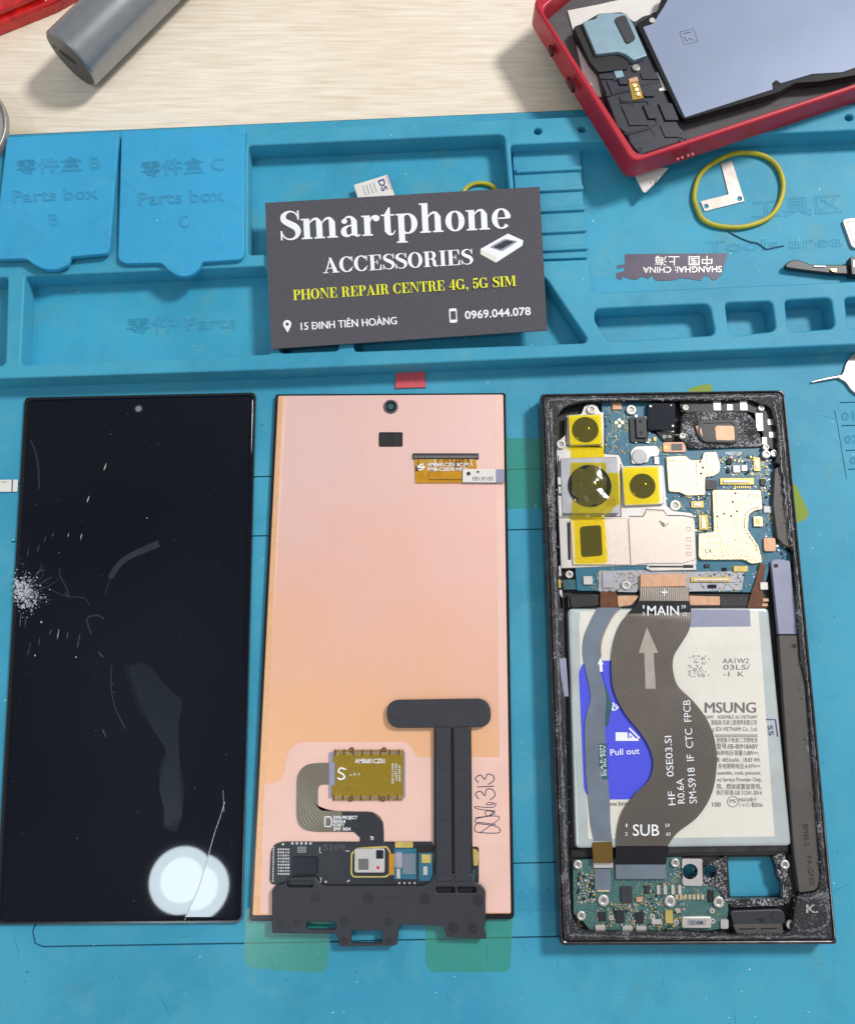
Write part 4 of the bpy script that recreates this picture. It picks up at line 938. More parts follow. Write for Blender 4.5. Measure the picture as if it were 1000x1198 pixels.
lb2 = comp(775, 517, 802, 529, .05, 'copper', name='beige_label', r=3); b = MB(); b.flat(circ(779, 523, 2.2, 12), .493, 0); b.flat(box(785, 519, 798, 527), .493, 1); b.build('label_print', ['brass', 'greyink'], lb2, smooth=False)
g1 = P('gold_shield', 'gold', mb_, [(779, 534), (803, 533), (807, 538), (821, 538), (823, 529), (838, 528), (843, 545), (842, 552), (835, 557), (825, 558), (825, 579), (803, 580), (796, 576), (782, 575)], BZ, .52, r=2.5, bev=(.015, .015, 1))
b = MB(); b.line([(780, 539), (802, 539), (806, 538)], .6, .523, 1); b.line([(814, 539), (816, 579)], .6, .523, 1)
for x, y in ((819, 540), (822, 547), (820, 554)): b.disc(x, y, 1.5, .52, .5235, n=10, m=0)
b.line([(826, 531), (827, 556)], .5, .523, 1); b.build('shield_holes', ['black', 'greyink'], g1, smooth=False)
# dark frame around the earpiece
P('earpiece_frame', 'gluedense', ph, [(797, 485), (806, 481), (874, 482), (882, 490), (890, 512), (892, 522), (806, 525), (797, 512)], .36, .54, r=4, bev=(.02, .02, 1))
ep = P('earpiece', 'dkplastic2', ph, [(817, 491), (858, 490), (863, 497), (864, 516), (858, 519), (822, 518), (813, 506)], .50, .60, r=5, bev=(.02, .03, 2))
P('copper_contact', 'copper', ep, [(836, 498), (859, 498), (861, 516), (838, 516)], .60, .61, r=4); P('copper_contact', 'copper', ep, [(814, 498), (819, 498), (821, 505), (822, 513), (816, 507)], .60, .61, r=1.5)
b = MB(); b.slab(rc([(819, 492), (857, 491), (861, 497), (862, 516), (857, 517), (823, 516.5), (815, 505)], 5), .60, .625, holes=[rc([(821, 495), (856, 494), (859, 498), (860, 514), (856, 515), (824, 514.5), (818, 505)], 4)]); b.build('earpiece_lip', 'dkplastic', ep)
P('antenna_strip', 'chassis', ph, [(795, 470), (876, 469), (889, 477), (900, 480), (907, 505), (908, 528), (897, 522), (885, 484), (875, 481), (797, 482)], .3, .52, r=2)
for (x0, y0, x1, y1) in ((834, 468, 843, 480), (850, 472.5, 857, 480), (865, 467, 874, 480), (883.5, 483, 892, 504), (897.5, 490, 906.5, 497), (899, 505, 908, 512), (891, 511, 897, 520)):
    comp(x0, y0, x1, y1, .02, 'silver', base=.52, par=ph, name='spring_contact', r=1)
for x, y, r_ in ((802, 476.5, 3.6), (798.5, 509.5, 3.8), (890.5, 477, 3.8), (896, 523, 3.8), (896.5, 531, 5), (905.5, 530, 4.4), (790, 591, 6.5), (732.5, 684.5, 5.5)):
    screw(ph, x, y, .54 if y < 540 else .46, r_)
b = MB(); b.text('MA2715A', (849, 532), (868, 532), 3.4, BZ+.003, bold=.03); b.build('lettering', 'white', mb_, smooth=False)
comp(857, 544, 866, 553, .06, 'greymetal'); comp(867, 544, 874, 551, .06, 'silver'); comp(850, 537, 856, 543, .06, 'black'); comp(850, 548, 854, 553, .05, 'black')
tiny(mb_, 848, 534, 884, 556, 22, BZ, seed=2, skip=[(856, 543, 875, 554)])
comp(881, 535, 889, 551, .05, 'brass', name='connector'); comp(883, 538, 887, 548, .07, 'silverpink', name='connector')
comp(842, 559, 882, 567, .05, 'brass', name='connector', sk=.02); comp(846, 561.4, 877, 564.6, .09, 'silverpink', name='connector', sk=.02)
comp(825, 562, 838, 573, .06, 'dkplastic2', name='chip'); comp(889, 560, 895, 568, .05, 'chassis', name='chip')
b = MB()
for i in range(8): b.slab(box(859+i*2.5, 568.5, 860.4+i*2.5, 571), BZ, BZ+.02)
b.build('solder_row', 'brass', mb_)
g2 = P('gold_shield', 'gold', mb_, [(833, 573), (890, 573), (892, 596), (883, 597), (876, 602), (875, 620), (883, 632), (888, 640), (892, 658), (880, 660), (870, 655), (820, 655), (817, 651), (817, 624), (835, 622)], BZ, .53, r=2.5, bev=(.015, .015, 1))
b = MB()
for x, y in ((860, 577), (857, 587), (862, 598), (847, 601), (855, 604), (839, 604)): b.disc(x, y, 1.3, .53, .5335, n=10, m=0)
b.line(cr([(889, 593), (878, 596), (872, 603), (871, 618), (878, 630), (884, 638), (885, 645)]), .8, .533, 1); b.line([(838, 574), (839, 620)], .4, .533, 1)
b.text('C1J1', (875, 582), (887, 582), 4, .534, 1); b.text('C4', (824, 647), (832, 647), 5, .534, 1)
b.build('shield_marks', ['black', 'greyink'], g2, smooth=False)
comp(808, 586, 823, 594, .05, 'brass', name='connector'); comp(811, 588, 820, 592, .07, 'silverpink', name='connector')
comp(817, 602, 828, 620, .05, 'brass', name='connector'); comp(820, 604, 825, 618, .07, 'gold', name='connector')
tiny(mb_, 812, 598, 832, 622, 14, BZ, seed=4, skip=[(816, 601, 829, 621)])
comp(881, 604, 892, 616, .07, 'gold', name='chip'); comp(884, 607, 889, 613, .08, 'brass', name='chip')
tiny(mb_, 893, 573, 904, 600, 10, BZ, seed=5); comp(893, 592, 903, 600, .05, 'greymetal'); 
comp(893, 629, 907, 645, .08, 'copper', name='copper_pad', r=3); tiny(mb_, 909, 632, 921, 652, 12, BZ, seed=6, mats=('silver', 'greymetal', 'silver', 'black'))
tiny(mb_, 708, 482, 733, 530, 16, BZ, seed=31, smin=.9, smax=2, skip=[(716, 488, 732, 501)]); tiny(mb_, 806, 558, 834, 584, 14, BZ, seed=32, smin=1, smax=2.4, skip=[(806, 558, 826, 580), (824, 561, 839, 574)])
tiny(mb_, 844, 534, 902, 572, 30, BZ, seed=33, smin=1, smax=2.6, skip=[(841, 541, 890, 569), (880, 534, 896, 569)]); tiny(mb_, 758, 505, 800, 532, 14, BZ, seed=34, smin=.9, smax=2.2, skip=[(762, 503, 803, 531)]); tiny(mb_, 778, 580, 816, 598, 12, BZ, seed=35, smin=.9, smax=2, skip=[(780, 582, 824, 596)]); tiny(mb_, 892, 600, 904, 628, 10, BZ, seed=36, smin=.9, smax=2)
def traces(par, x0, y0, x1, y1, n, z, seed, name='board_traces'):
    rr = random.Random(seed); b = MB()
    for _ in range(n):
        x = rr.uniform(x0, x1); y = rr.uniform(y0, y1); pts = [(x, y)]
        for k in range(rr.choice([1, 2, 3])):
            d = rr.choice([(1, 0), (0, 1), (.7, .7), (-.7, .7)]); l = rr.uniform(2, 9); x = min(x1, max(x0, x+d[0]*l)); y = min(y1, max(y0, y+d[1]*l))
            if math.dist((x, y), pts[-1]) > .5: pts.append((x, y))
        if len(pts) > 1: b.line(pts, rr.uniform(.25, .6), z, rr.choice([0, 0, 1, 2]))
        if b.lift > .006: b.lift = 0
        if rr.random() < .6: b.flat(circ(x, y, rr.uniform(.4, .8), 6), z, rr.choice([1, 2]))
    o = b.build(name, ['tealdark', 'slate', 'brass'], par, smooth=False); o['kind'] = 'stuff'
traces(mb_, 708, 473, 734, 530, 60, BZ+.002, 1); traces(mb_, 806, 528, 902, 574, 110, BZ+.002, 2); traces(mb_, 758, 508, 800, 532, 26, BZ+.002, 3); traces(mb_, 780, 580, 832, 622, 60, BZ+.002, 4); traces(mb_, 880, 570, 904, 656, 50, BZ+.002, 5); traces(mb_, 680, 662, 890, 692, 90, BZ+.014, 6)
# lower strip of the main board
P('lower_board_metal', 'greymetal', mb_, [(700, 668), (750, 667), (815, 669), (893, 668), (892, 690), (804, 692), (804, 688), (748, 689), (744, 693), (700, 692)], BZ, BZ+.012, r=2)
comp(682, 674, 693, 684, .06, 'silver', name='chip'); comp(704, 669, 717, 688, .05, 'greymetal', name='chip')
tiny(mb_, 693, 668, 750, 692, 26, BZ+.012, seed=8, skip=[(703, 668, 718, 689), (724, 676, 742, 694)], smin=.8, smax=2)
tiny(mb_, 816, 669, 890, 690, 34, BZ+.012, seed=9, skip=[(806, 674, 858, 684), (858, 661, 876, 671)], smin=.8, smax=2.2)
comp(858, 662, 875, 669, .05, 'brass', name='connector', base=BZ+.01, sk=0); comp(808, 675, 855, 681, .05, 'brass', name='connector', base=BZ+.01, sk=0); comp(811, 676.8, 852, 679.4, .08, 'silverpink', name='connector', base=BZ+.01, sk=0)
comp(828, 684, 838, 688, .04, 'navy', base=BZ+.01); comp(824, 660, 830, 664, .05, 'chassis'); comp(845, 664, 850, 668, .05, 'navy')
P('blue_board_edge', 'pcb', mb_, [(872, 664), (884, 664), (882, 693), (868, 693)], BZ+.012, BZ+.03)
comp(658, 678, 676, 690, .04, 'tealdark', base=.36, par=ph, name='bracket_contact'); comp(652.5, 678, 656, 688, .05, 'brass', base=.45, par=ph, name='spring_contact')
comp(653, 662, 656, 674, .05, 'silver', base=.60, par=ph, name='spring_contact'); comp(652, 558, 656, 567, .02, 'silver', base=.66, par=ph, name='spring_contact'); comp(653, 569, 656, 577, .02, 'silver', base=.66, par=ph, name='spring_contact'); comp(652.5, 580, 656.5, 604, .02, 'silver', base=.66, par=ph, name='spring_contact'); comp(654, 690, 657.5, 712, .02, 'silver', base=.66, par=ph, name='spring_contact')
# right flank: ribbed bar, lavender film, antenna cover
rb = P('side_bar', 'antenna', ph, [(906, 548), (914, 544), (924, 600), (928, 642), (917, 638), (909, 629), (904, 590)], .40, .60, r=3, bev=(.03, .03, 2))
b = MB()
for y in (561, 578, 596, 612): b.line([(910+(y-561)*.1, y), (918+(y-561)*.11, y)], .9, .603)
b.build('bar_rib', 'black', rb, smooth=False)
P('side_cover', 'lavender', ph, [(902, 657, 1), (906, 654, 2), (924, 656, 2), (934, 742, 1), (911, 742, 1)], .40, .56, r=1, bev=(.01, .01, 1))
P('cover_notch', 'black', ph, box(905, 660, 910, 664), .56, .563)
an = P('antenna_cover', 'antenna', ph, [(911, 743.5, 1), (934, 743.5, 1), (940, 757, 2), (940, 780, 2), (946, 800, 3), (960, 1030, 6), (956, 1042, 8), (935, 1045, 3), (929, 1000, 1)], .40, .60, r=2, bev=(.02, .02, 2))
b = MB(); b.text('BM46-S', (939, 965), (941, 990), 6, .604, 1); b.text('PA-GF50', (943, 1002), (947, 1036), 6, .604, 1); b.flat(circ(929, 756, 2.6, 14), .604, 0); b.line([(923, 757), (926, 757)], .8, .604, 1); b.line(cr([(944, 872), (945, 880)]), 3, .604, 2)
b.build('lettering', ['black', 'black', 'greyink'], an, smooth=False)
# battery
bt = P('battery', 'batteryedge', ph, [(664, 712), (899, 711), (926, 990), (673, 993)], .25, .55, r=6, bev=(.10, .07, 5))
lbz = .553
wr = P('wrap_label', 'battery', bt, [(678, 716), (887, 716), (906, 979), (688, 982)], .545, lbz, r=1)
P('grey_strip', 'lavender', bt, [(790, 713.5), (877, 713.5), (878, 733), (791, 734)], lbz, lbz+.004)
P('corner_patch', 'battery', bt, [(677, 727), (690, 727), (690, 738), (683, 775), (679, 780)], lbz, lbz+.003, r=2)
P('blue_sticker', 'bluesticker', bt, [(677, 786), (683, 774), (690, 773), (760, 773), (790, 880), (772, 930), (736, 935.5), (690, 936), (683, 924)], lbz, lbz+.004, r=4)
b = MB(); z = lbz+.008
b.text('Pull out', (714, 884), (748, 882), 7, z, bold=.01)
b.slab([(720, 857), (734, 857), (734, 864), (746, 864), (747, 867), (720, 867)], z, z+.001)
b.line([(736, 852), (748, 864), (744, 866), (736, 858)], 2, z); b.disc(738, 862, 2.6, z, z+.002, n=12, hole=1.4); b.text('G', (717, 833), (724, 828), 5, z, bold=.04); b.text('u', (715, 827), (719, 824), 4, z, bold=.04)
b.build('white_print', 'white', bt, smooth=False)
b = MB(); z = lbz+.006
[b.text('MSUNG', (824+q, 834), (883.5+q, 834), 12, z, 0) for q in (0, .45, .9)]
b.text('AA1W2', (845, 776), (876, 776), 5.6, z, 0); b.text('03LS/', (846, 783.5), (877, 783.5), 5.6, z, 0); b.text('-1  K', (846, 791.5), (870, 791.5), 5.6, z, 0)
b.text('TNAM    ASSEMBLÉ AU VIETNAM', (822, 841), (885, 841), 4, z, 1); b.text('制造商:天津三星视界有限公司', (832, 848), (885, 848), 4.6, z, 1); b.text('g SDI VIETNAM Co., Ltd.', (833, 855.5), (886, 855.5), 4.8, z, 1)
b.text('用锂离子电池/二次锂电池', (838, 868.5), (886, 868.5), 4.6, z, 1); b.text('型号:EB-BS918ABY', (838, 876), (887, 876), 5, z, 1, bold=.01); b.text('标称电压/容量:3.88V==,', (838, 883.5), (888, 883.5), 4.6, z, 1)
b.text('量: 4855mAh , 18.83 Wh', (837, 891.5), (889, 891.5), 4.6, z, 1); b.text('充电限制电压:4.47V==', (840, 899), (889, 899), 4.6, z, 1); b.text('assemble, crush, puncture,', (839, 906.5), (890, 906.5), 4.4, z, 1)
b.text('nd Service Provider Only.', (839, 914.5), (891, 914.5), 4.6, z, 1); b.text('用。燃烧或置留使用。', (838, 923), (891, 923), 4.8, z, 1); b.text('执行标准:GB 31241-2014', (838, 930), (891, 930), 4.8, z, 1)
b.text('MAXXI电子', (864, 938), (885, 938), 4, z, 1); b.text('100', (833, 944), (843, 944), 5, z, 1, bold=.01); b.text('ジャパン電池3Se', (864, 944), (892, 944), 4, z, 1)
b.line([(836, 860), (886, 860)], .8, z, 1); b.line([(836, 861.8), (886, 861.8)], .6, z, 1)
b.line([(p[0], p[1]) for p in circ(857, 938, 6.2, 20)]+[(863.2, 938)], .6, z, 1); b.text('PS', (853.5, 939.5), (860.5, 939.5), 4, z, 1)
b.text('www.bmw', (706, 943.5), (738, 942.5), 5.4, z, 1)
b.line([(896, 842), (907, 842), (909.5, 862)], 1.3, z, 2); b.text('SS', (898, 849), (899.5, 861), 5.5, z, 2)
rr = random.Random(11)
for i in range(14):
    for j in range(14):
        if rr.random() < .30: b.slab(box(804.5+i*1.85, 767+j*1.85, 805.7+i*1.85, 768.2+j*1.85), z, z+.0005, m=1)
b.build('label_print', ['greyink', 'greyink', 'blueink'], bt, smooth=False)
# foam and copper between board and battery
P('foam_strip', 'black', ph, [(664, 695), (896, 695), (897, 711), (664, 711)], .28, .46, r=2)
P('foil_wrap', 'chassis', ph, [(666, 697), (700, 695), (702, 709), (668, 712)], .46, .50, r=4, bev=(.03, .03, 2)); P('copper_foil', 'copper', ph, [(722, 697), (748, 697), (738, 708), (723, 710)], .46, .475, r=2); P('copper_foil', 'copper', ph, [(806, 697), (842, 698), (842, 708), (807, 708)], .46, .475, r=1)
P('foil_wrap', 'chassis', ph, [(843, 698), (873, 698), (880, 709), (843, 709)], .46, .475, r=2)
b = MB(); b.strip([(889, 659), (885, 675), (880, 690), (874, 711)], [(896, 661), (893, 676), (892, 692), (897, 711)], .46, .53, n=20, c=2); b.build('brown_flex', 'brownflex', ph)
comp(889, 681, 898, 690, .05, 'silver', base=.53, par=ph); comp(892, 700, 899, 704, .03, 'copper', base=.53, par=ph); comp(891, 706, 898, 709.5, .03, 'copper', base=.53, par=ph)
# narrow slate flex
P('flex_connector', 'brownflex', ph, [(702, 692), (721, 692), (722, 713), (702, 713)], .46, .565, r=1)
b = MB()
b.strip([(699, 711), (691, 726), (683, 745), (681.5, 765), (685, 785), (690, 808), (690, 822), (685, 840), (684, 860), (685, 900), (688, 935), (691, 965), (695, 984)],
        [(727, 711), (714, 726), (705, 745), (702, 765), (702, 785), (708, 808), (709, 822), (708, 840), (708, 860), (710, 900), (713, 935), (714, 965), (716, 984)], .56, .585, n=60, c=4); sf = b.build('narrow_flex', 'slate', ph)
b = MB(); b.slab([(700, 870), (709.5, 870), (711, 912), (704, 912), (703.5, 900), (701, 898)], .585, .588, m=0); b.text('C.A.P-85M', (706, 908), (704, 872), 3, .590, 1); b.text('05 0G PSV', (709.5, 908), (708, 872), 3, .590, 1)
b.slab([(702, 770), (706, 777.5), (704.3, 777.5), (705, 786), (701.5, 786), (701, 777.5), (699, 777.5)], .586, .588, m=1)
b.line(cr([(722, 714), (712, 730), (704, 750), (703, 768)]), 1.0, .587, 2)
b.build('flex_print', ['tealdark', 'white', 'copper'], sf, smooth=False)
P('side_flex', 'tealdark', ph, [(702, 760, 1), (704, 785, 2), (710, 806, 2), (716, 825, 2), (711, 850, 2), (708, 850, 1), (708, 800, 1), (700, 770, 1)], .555, .57, r=1)
P('side_flex_end', 'brownolive', ph, [(692.5, 986), (716, 985), (717, 1010), (694, 1010)], .50, .575, r=1)
# wide ribbon cable
FL = [(748, 687), (748, 700), (743, 710), (727, 728), (718, 752), (715, 780), (718, 808), (731, 835), (748, 856), (760, 876), (764, 896), (758, 914), (742, 930), (728, 950), (722, 972), (721, 990)]
FR = [(806, 687), (806, 700), (808, 718), (806, 737), (795, 756), (788, 768), (787, 784), (793, 803), (812, 822), (829, 846), (837, 872), (838, 900), (832, 930), (816, 956), (792, 975), (781, 990)]
nH = 14
b = MB(); b.strip(FL, FR, .60, .63, n=90, c=10, zf=lambda t: -.09*max(0, 1-t*9)-.02*max(0, t*8-7)); 
ff = b.build('wide_ribbon_cable', ['flex', 'flexdark'], ph)
for p in ff.data.polygons:
    pass
P('ribbon_connector', 'copper', ph, [(749, 672), (802, 671), (803, 686), (749, 687)], .46, .56, r=1, bev=(.01, .01, 1))
b = MB(); b.strip([(748, 703), (740, 712), (734, 718)], [(806, 703), (808, 710), (808, 716)], .62, .634, n=8, c=8); b.build('dark_band', 'flexend', ff)
b = MB(); z = .637
b.text('MAIN', (757, 720), (794, 720), 11, z+.003, bold=.008); b.text('1', (752, 712), (753.5, 712), 4, z+.003); b.text('2', (751.5, 720), (754, 720), 4, z); b.text('59', (797, 712), (802, 712), 4, z+.003); b.text('60', (798, 720.5), (803, 720.5), 4, z)
b.line([(777, 689), (777, 697)], 1.6, .56+.02); b.line([(773, 693), (781, 693)], 1.6, .56+.02)
b.text('SUB', (740, 978), (771, 978), 13, z, bold=.008); b.text('1', (732, 968), (733.5, 968), 4, z); b.text('2', (731, 978), (734, 978), 4, z); b.text('59', (778, 968), (783, 968), 4, z); b.text('60', (779, 978), (784, 978), 4, z)
b.text('HF    0SE03.SI', (790, 942), (785, 861), 8, z-.001); b.text('R0.6A', (801, 940), (799, 911), 8, z-.001); b.text('SM-S918  IF  CTC  FPCB', (815, 940), (807, 819), 8.5, z-.001)
b.build('lettering', 'white', ff, smooth=False)
b = MB(); b.slab([(756.5, 734), (770, 764), (764.5, 764), (767, 806), (755, 806), (753.5, 764), (747, 764)], .632, .6345); b.disc(759, 781.5, 1.6, .634, .638, n=10); b.build('arrow_print', 'arrowgrey', ff)
# gap below the battery and the cable end
P('black_gap', 'black', ph, [(668, 993.5), (922, 991), (922, 1000), (668, 1003)], .25, .34)
b = MB(); b.slab([(782, 990.5), (921, 989), (922, 996), (782, 998)], .34, .36); b.build('metal_lip', 'metalrim', ph)
b = MB(); b.strip([(721, 989), (720, 1000), (719, 1011)], [(781, 989), (780, 1000), (779, 1011)], .50, .60, n=10, c=4, zf=lambda t: -.02-.10*t); b.build('cable_end', 'flexend', ph)
# lower board
SZ = .40
sb = P('lower_board', 'pcbgreen', ph, [(670, 1007, 2), (695, 1005, 2), (798, 1003, 2), (799, 1030, 3), (835, 1036, 3), (850, 1046, 4), (852, 1066, 3), (848, 1086, 2), (830, 1089, 2), (690, 1089, 4), (682, 1078, 4), (671, 1070, 3)], .26, SZ, holes=[circ(807, 1020, 9.2, 20)] if False else (), r=2)
cs = lambda *a, **k: comp(*a, base=SZ, par=sb, **{'sk': .03, **k})
cs(720, 1012, 779, 1029, h=.10, mt='slate', name='cable_connector'); cs(695, 1017, 714, 1042, h=.05, mt='slate', name='flex_pad'); cs(694, 1009, 717, 1016, h=.08, mt='silver', name='flex_clamp'); cs(698, 1041, 713, 1044, h=.05, mt='gold')
cs(726, 1038, 739, 1057, h=.07, mt='dkplastic', name='chip'); cs(720, 1066, 730, 1080, h=.06, mt='dkplastic2', name='chip'); cs(744, 1068, 753, 1081, h=.06, mt='dkplastic2', name='chip'); cs(700, 1068, 709, 1078, h=.06, mt='dkplastic2', name='chip')
cs(778, 1066, 787, 1081, h=.07, mt='brass', name='component'); cs(744, 1050, 751, 1056, h=.05, mt='copper'); cs(755, 1037, 760, 1046, h=.05, mt='dkplastic', name='chip')
for x, y in ((696, 1085), (728, 1086), (744, 1086), (762, 1078)): cs(x, y-2, x+12, y+4, h=.06, mt='silver', name='spring_contact')
for i, x in enumerate((768, 776, 785, 793)): cs(x, 1036, x+4, 1047, h=.05, mt='silver', name='component')
for x, y in ((715, 1074), (763, 1073), (791, 1079), (793, 1066), (833, 1066), (834, 1078)):
    b = MB(); b.disc(x, y, 3, SZ, SZ+.02, n=14, hole=1.2); b.build('test_pad', 'silver', sb)
for i in range(7): cs(790+i*5, 1047, 793.4+i*5, 1053, h=.03, mt='gold', name='solder_pad')
cs(828, 1042, 835, 1056, h=.05, mt='black'); 
tiny(sb, 676, 1022, 695, 1056, 60, SZ, seed=21, smin=1.2, smax=3.4); tiny(sb, 698, 1058, 745, 1084, 70, SZ, seed=22, smin=1, smax=3, skip=[(699, 1066, 712, 1079), (719, 1065, 732, 1082), (698, 1046, 714, 1063)]); tiny(sb, 750, 1034, 800, 1066, 64, SZ, seed=23, smin=1, smax=3, skip=[(766, 1035, 799, 1048), (777, 1047, 792, 1064)]); tiny(sb, 745, 1066, 797, 1088, 60, SZ, seed=24, smin=1, smax=3.2); tiny(sb, 783, 1008, 798, 1034, 12, SZ, seed=25, smin=1, smax=2.5)
b = MB()
for (x0, y0, x1, y1) in ((781, 1012, 786, 1020), (786, 1020, 797, 1020), (742, 1036, 730, 1024), (770, 1052, 786, 1050), (716, 1080, 722, 1080), (790, 1014, 790, 1028), (793, 1014, 793, 1028), (752, 1034, 762, 1030)): b.line([(x0, y0), (x1, y1)], .8, SZ+.003)
b.build('traces', 'pcb', sb, smooth=False); traces(sb, 674, 1008, 848, 1086, 190, SZ+.002, 7)
for x, y, r_ in ((706, 1054, 6.3), (784, 1055, 6.5), (841, 1056, 6.2), (676, 1012, 5), (680, 1072, 5.2), (790, 1010, 5)): screw(ph, x, y, SZ+.04, r_)
up_ = P('charging_port', 'silver', sb, box(798, 1073, 832, 1086.5), SZ, SZ+.12, r=2, bev=(.02, .02, 2)); b = MB(); b.slab(box(804, 1076, 826, 1083), SZ+.12, SZ+.124); b.text('CC100M', (807, 1082), (822, 1082), 4, SZ+.127, 1, bold=.02); b.build('port_print', ['greymetal', 'blackink'], up_, smooth=False)
P('port_clip', 'silver', sb, box(843, 1076, 852, 1087), SZ, SZ+.06, r=2)
# glue-covered frame around the holes
b = MB(); b.slab(rc([(797, 1004), (822, 1004), (823, 1016), (850, 1001), (850, 1052), (916, 1052), (917, 1060), (856, 1062), (846, 1050), (836, 1037), (797, 1036)], 3), .24, .43, holes=[H1, H2]); b.build('glued_frame', 'gluedense', ph)
b = MB(); b.slab(rc([(797.5, 1005), (821, 1005), (822, 1037), (799, 1036.5)], 3), .43, .45, holes=[H1]); b.build('hole_surround', 'silver', ph)
P('glued_edge', 'gluedense', ph, [(904, 1002), (918, 998), (921, 1018), (926, 1040), (922, 1058), (916, 1058), (916, 1032), (911, 1027), (909, 1014)], .24, .46, r=3)
P('side_channel', 'black', ph, [(921, 1000), (930, 1000), (934, 1046), (926, 1064), (920, 1060), (925, 1040)], .24, .40, r=2)
screw(ph, 918.5, 1012, .52, 5.2); screw(ph, 926, 1083, .52, 5.6)
sp = P('loudspeaker', 'dkplastic', ph, [(854, 1066), (912, 1064), (918, 1068), (919, 1080), (914, 1083), (858, 1083)], .26, .50, r=4, bev=(.03, .03, 2))
b = MB(); b.disc(908, 1073, 6.5, .50, .515, n=24, hole=5, bev=(.005, .005, 1)); b.disc(908, 1073, 4.8, .50, .508, n=20); b.build('round_boss', 'dkplastic', sp)
b = MB(); b.slab(box(888, 1075, 894, 1080), .50, .504); b.line([(884, 1076), (889, 1076)], 1.4, .503); b.build('slot', 'black', sp, smooth=False)
gr = P('speaker_grille', 'antenna', ph, [(857, 1082), (915, 1081.5), (917, 1092), (910, 1094), (862, 1094)], .30, .52, r=2, bev=(.02, .02, 1))
b = MB(); b.line([(864, 1087.5), (884, 1087)], 1.6, .523); b.line([(889, 1087), (909, 1086.6)], 1.6, .523); b.build('grille_slot', 'black', gr, smooth=False)
# left flank gap
b = MB(); b.line([(656, 815), (661, 922)], 3.0, .683); b.build('flank_slot', 'black', ph, smooth=False)
P('flank_film', 'lavender', ph, [(654, 770), (662, 770), (665, 815), (660, 815), (656, 790)], .682, .685, r=1)

# ================================================================== THINGS ON THE TRAY AREA
# small paper sticker behind the card
st_ = thing('paper_sticker', (438, 218), 'small white printed sticker in the open tray just behind the business card', 'sticker', z=.02)
P('sticker_paper', 'paper', st_, [(414, 216), (453, 204), (463, 232), (420, 236)], .30, .31)
b = MB(); b.text('DS', (442, 211), (447, 224), 7, .313, 0, bold=.03); b.text('SAMSUNG', (451, 206), (457, 222), 2.2, .313, 1)
for k in range(4): b.line([(424+k*4.2, 217-k*1.2), (428+k*4.2, 228-k*1.2)], .7, .313, 2)
b.build('lettering', ['blueink', 'reddot', 'greyink'], st_, smooth=False)
b = MB(); k = circ(562, 227, 20, 40, 13); b.tube([W(x, y, .10) for x, y in k], .075, n=8, closed=True); o = b.build('rubber_ring', 'rubber'); tag(o, 'yellow rubber ring mostly hidden under the upper edge of the business card', 'rubber ring')
b = MB(); pts = cr([(815, 243), (812, 228), (818, 206), (835, 190), (862, 179), (890, 181), (908, 193), (916, 214), (912, 237), (898, 255), (870, 265), (840, 264), (822, 256)], 5, True)
b.tube([W(x, y, .12) for x, y in pts], .085, n=10, closed=True); o = b.build('rubber_band', 'rubber'); tag(o, 'large yellow rubber band lying open around a small metal angle piece', 'rubber band')
b = MB(); b.slab(rc([(843, 191), (856, 187), (871, 235), (824, 247), (819, 235), (852, 227)], 1.5), .022, .06, holes=[circ(865, 232, 2.8, 12), circ(826, 241, 2.6, 12)], bev=(.008, .008, 1)); o = b.build('metal_bracket', 'lsteel'); tag(o, 'L-shaped dull metal bracket with two holes lying inside the yellow rubber band', 'bracket')
b = MB(); b.tube([W(x, y, .05) for x, y in cr([(850, 269), (862, 276), (876, 282), (886, 284), (892, 288), (897, 291), (906, 289), (917, 287)])], .022, n=6); o = b.build('thread', 'thread'); tag(o, 'short dark teal thread lying below the yellow rubber band', 'thread')
lab = thing('torn_label', (785, 312), 'torn dark purple label with upside-down lettering lying on the blue tray', 'label', z=.02)
P('label_sheet', 'purple', lab, [(731, 297), (851, 296), (844, 321), (839, 326), (834, 328), (829, 323), (824, 322), (820, 328), (812, 327), (806, 326), (796, 325), (790, 327), (782, 328), (767, 328), (763, 322), (758, 326), (751, 323), (744, 327), (736, 326), (729, 323), (727, 327), (721, 325), (721, 319), (730, 317), (731, 312), (722, 314), (722, 310), (731, 309)], .024, .034)
b = MB(); b.text('SHANGHAI: CHINA', (844, 311), (752, 312), 7, .037, bold=.005); b.text('中国  上海', (833, 300), (766, 300), 8.5, .037); b.build('lettering', 'silver', lab, smooth=False)
# red case and its contents
rc_t = thing('red_phone_case', (830, 100), 'red silicone phone case lying open side up at the top right corner', 'phone case', z=RZ)
Z1 = 1.72
ro = rc([(622, 0, 12), (740, 190, 12), (1060, 83, 8), (1060, -180, 8), (700, -60, 8)], 10, 6)
ri = rc([(634, 10, 8), (746, 181, 10), (1050, 80, 8), (1050, -160, 8), (700, -45, 8)], 8, 6)
b = MB(); b.slab(ro, RZ+.02, Z1, holes=[ri], bev=(.07, .10, 4)); b.build('case_wall', 'red', rc_t)
b = MB(); b.slab(rc([(626, 2), (742, 186), (1056, 83), (1056, -170), (700, -55)], 8), RZ+.02, RZ+.12, at=Z1); b.build('case_floor', 'greylining', rc_t)
cw = W(800, 188, 1.2)
b = MB()
for dx in (-8, -3, 4, 9):
    q = W(800+dx, 184-dx*.33, 1.25); b.tube([q+Vector((0, 0, -.1)), q+Vector((0, -.03, .1))], .05, n=8)
b.build('sound_hole', 'red', rc_t)
for (x0, y0, x1, y1) in ((641, 53, 645, 62), (662, 90, 670, 104)):
    b = MB(); b.slab(rc([(x0, y0), (x0+4, y0-2), (x1+4, y1-2), (x1, y1)], 2), 1.15, 1.35); b.build('side_slot', 'darkred', rc_t)
pp = thing('paper_sheet', (700, 60), 'white paper sheet lying in the red case under the black speaker module', 'paper', z=.95)
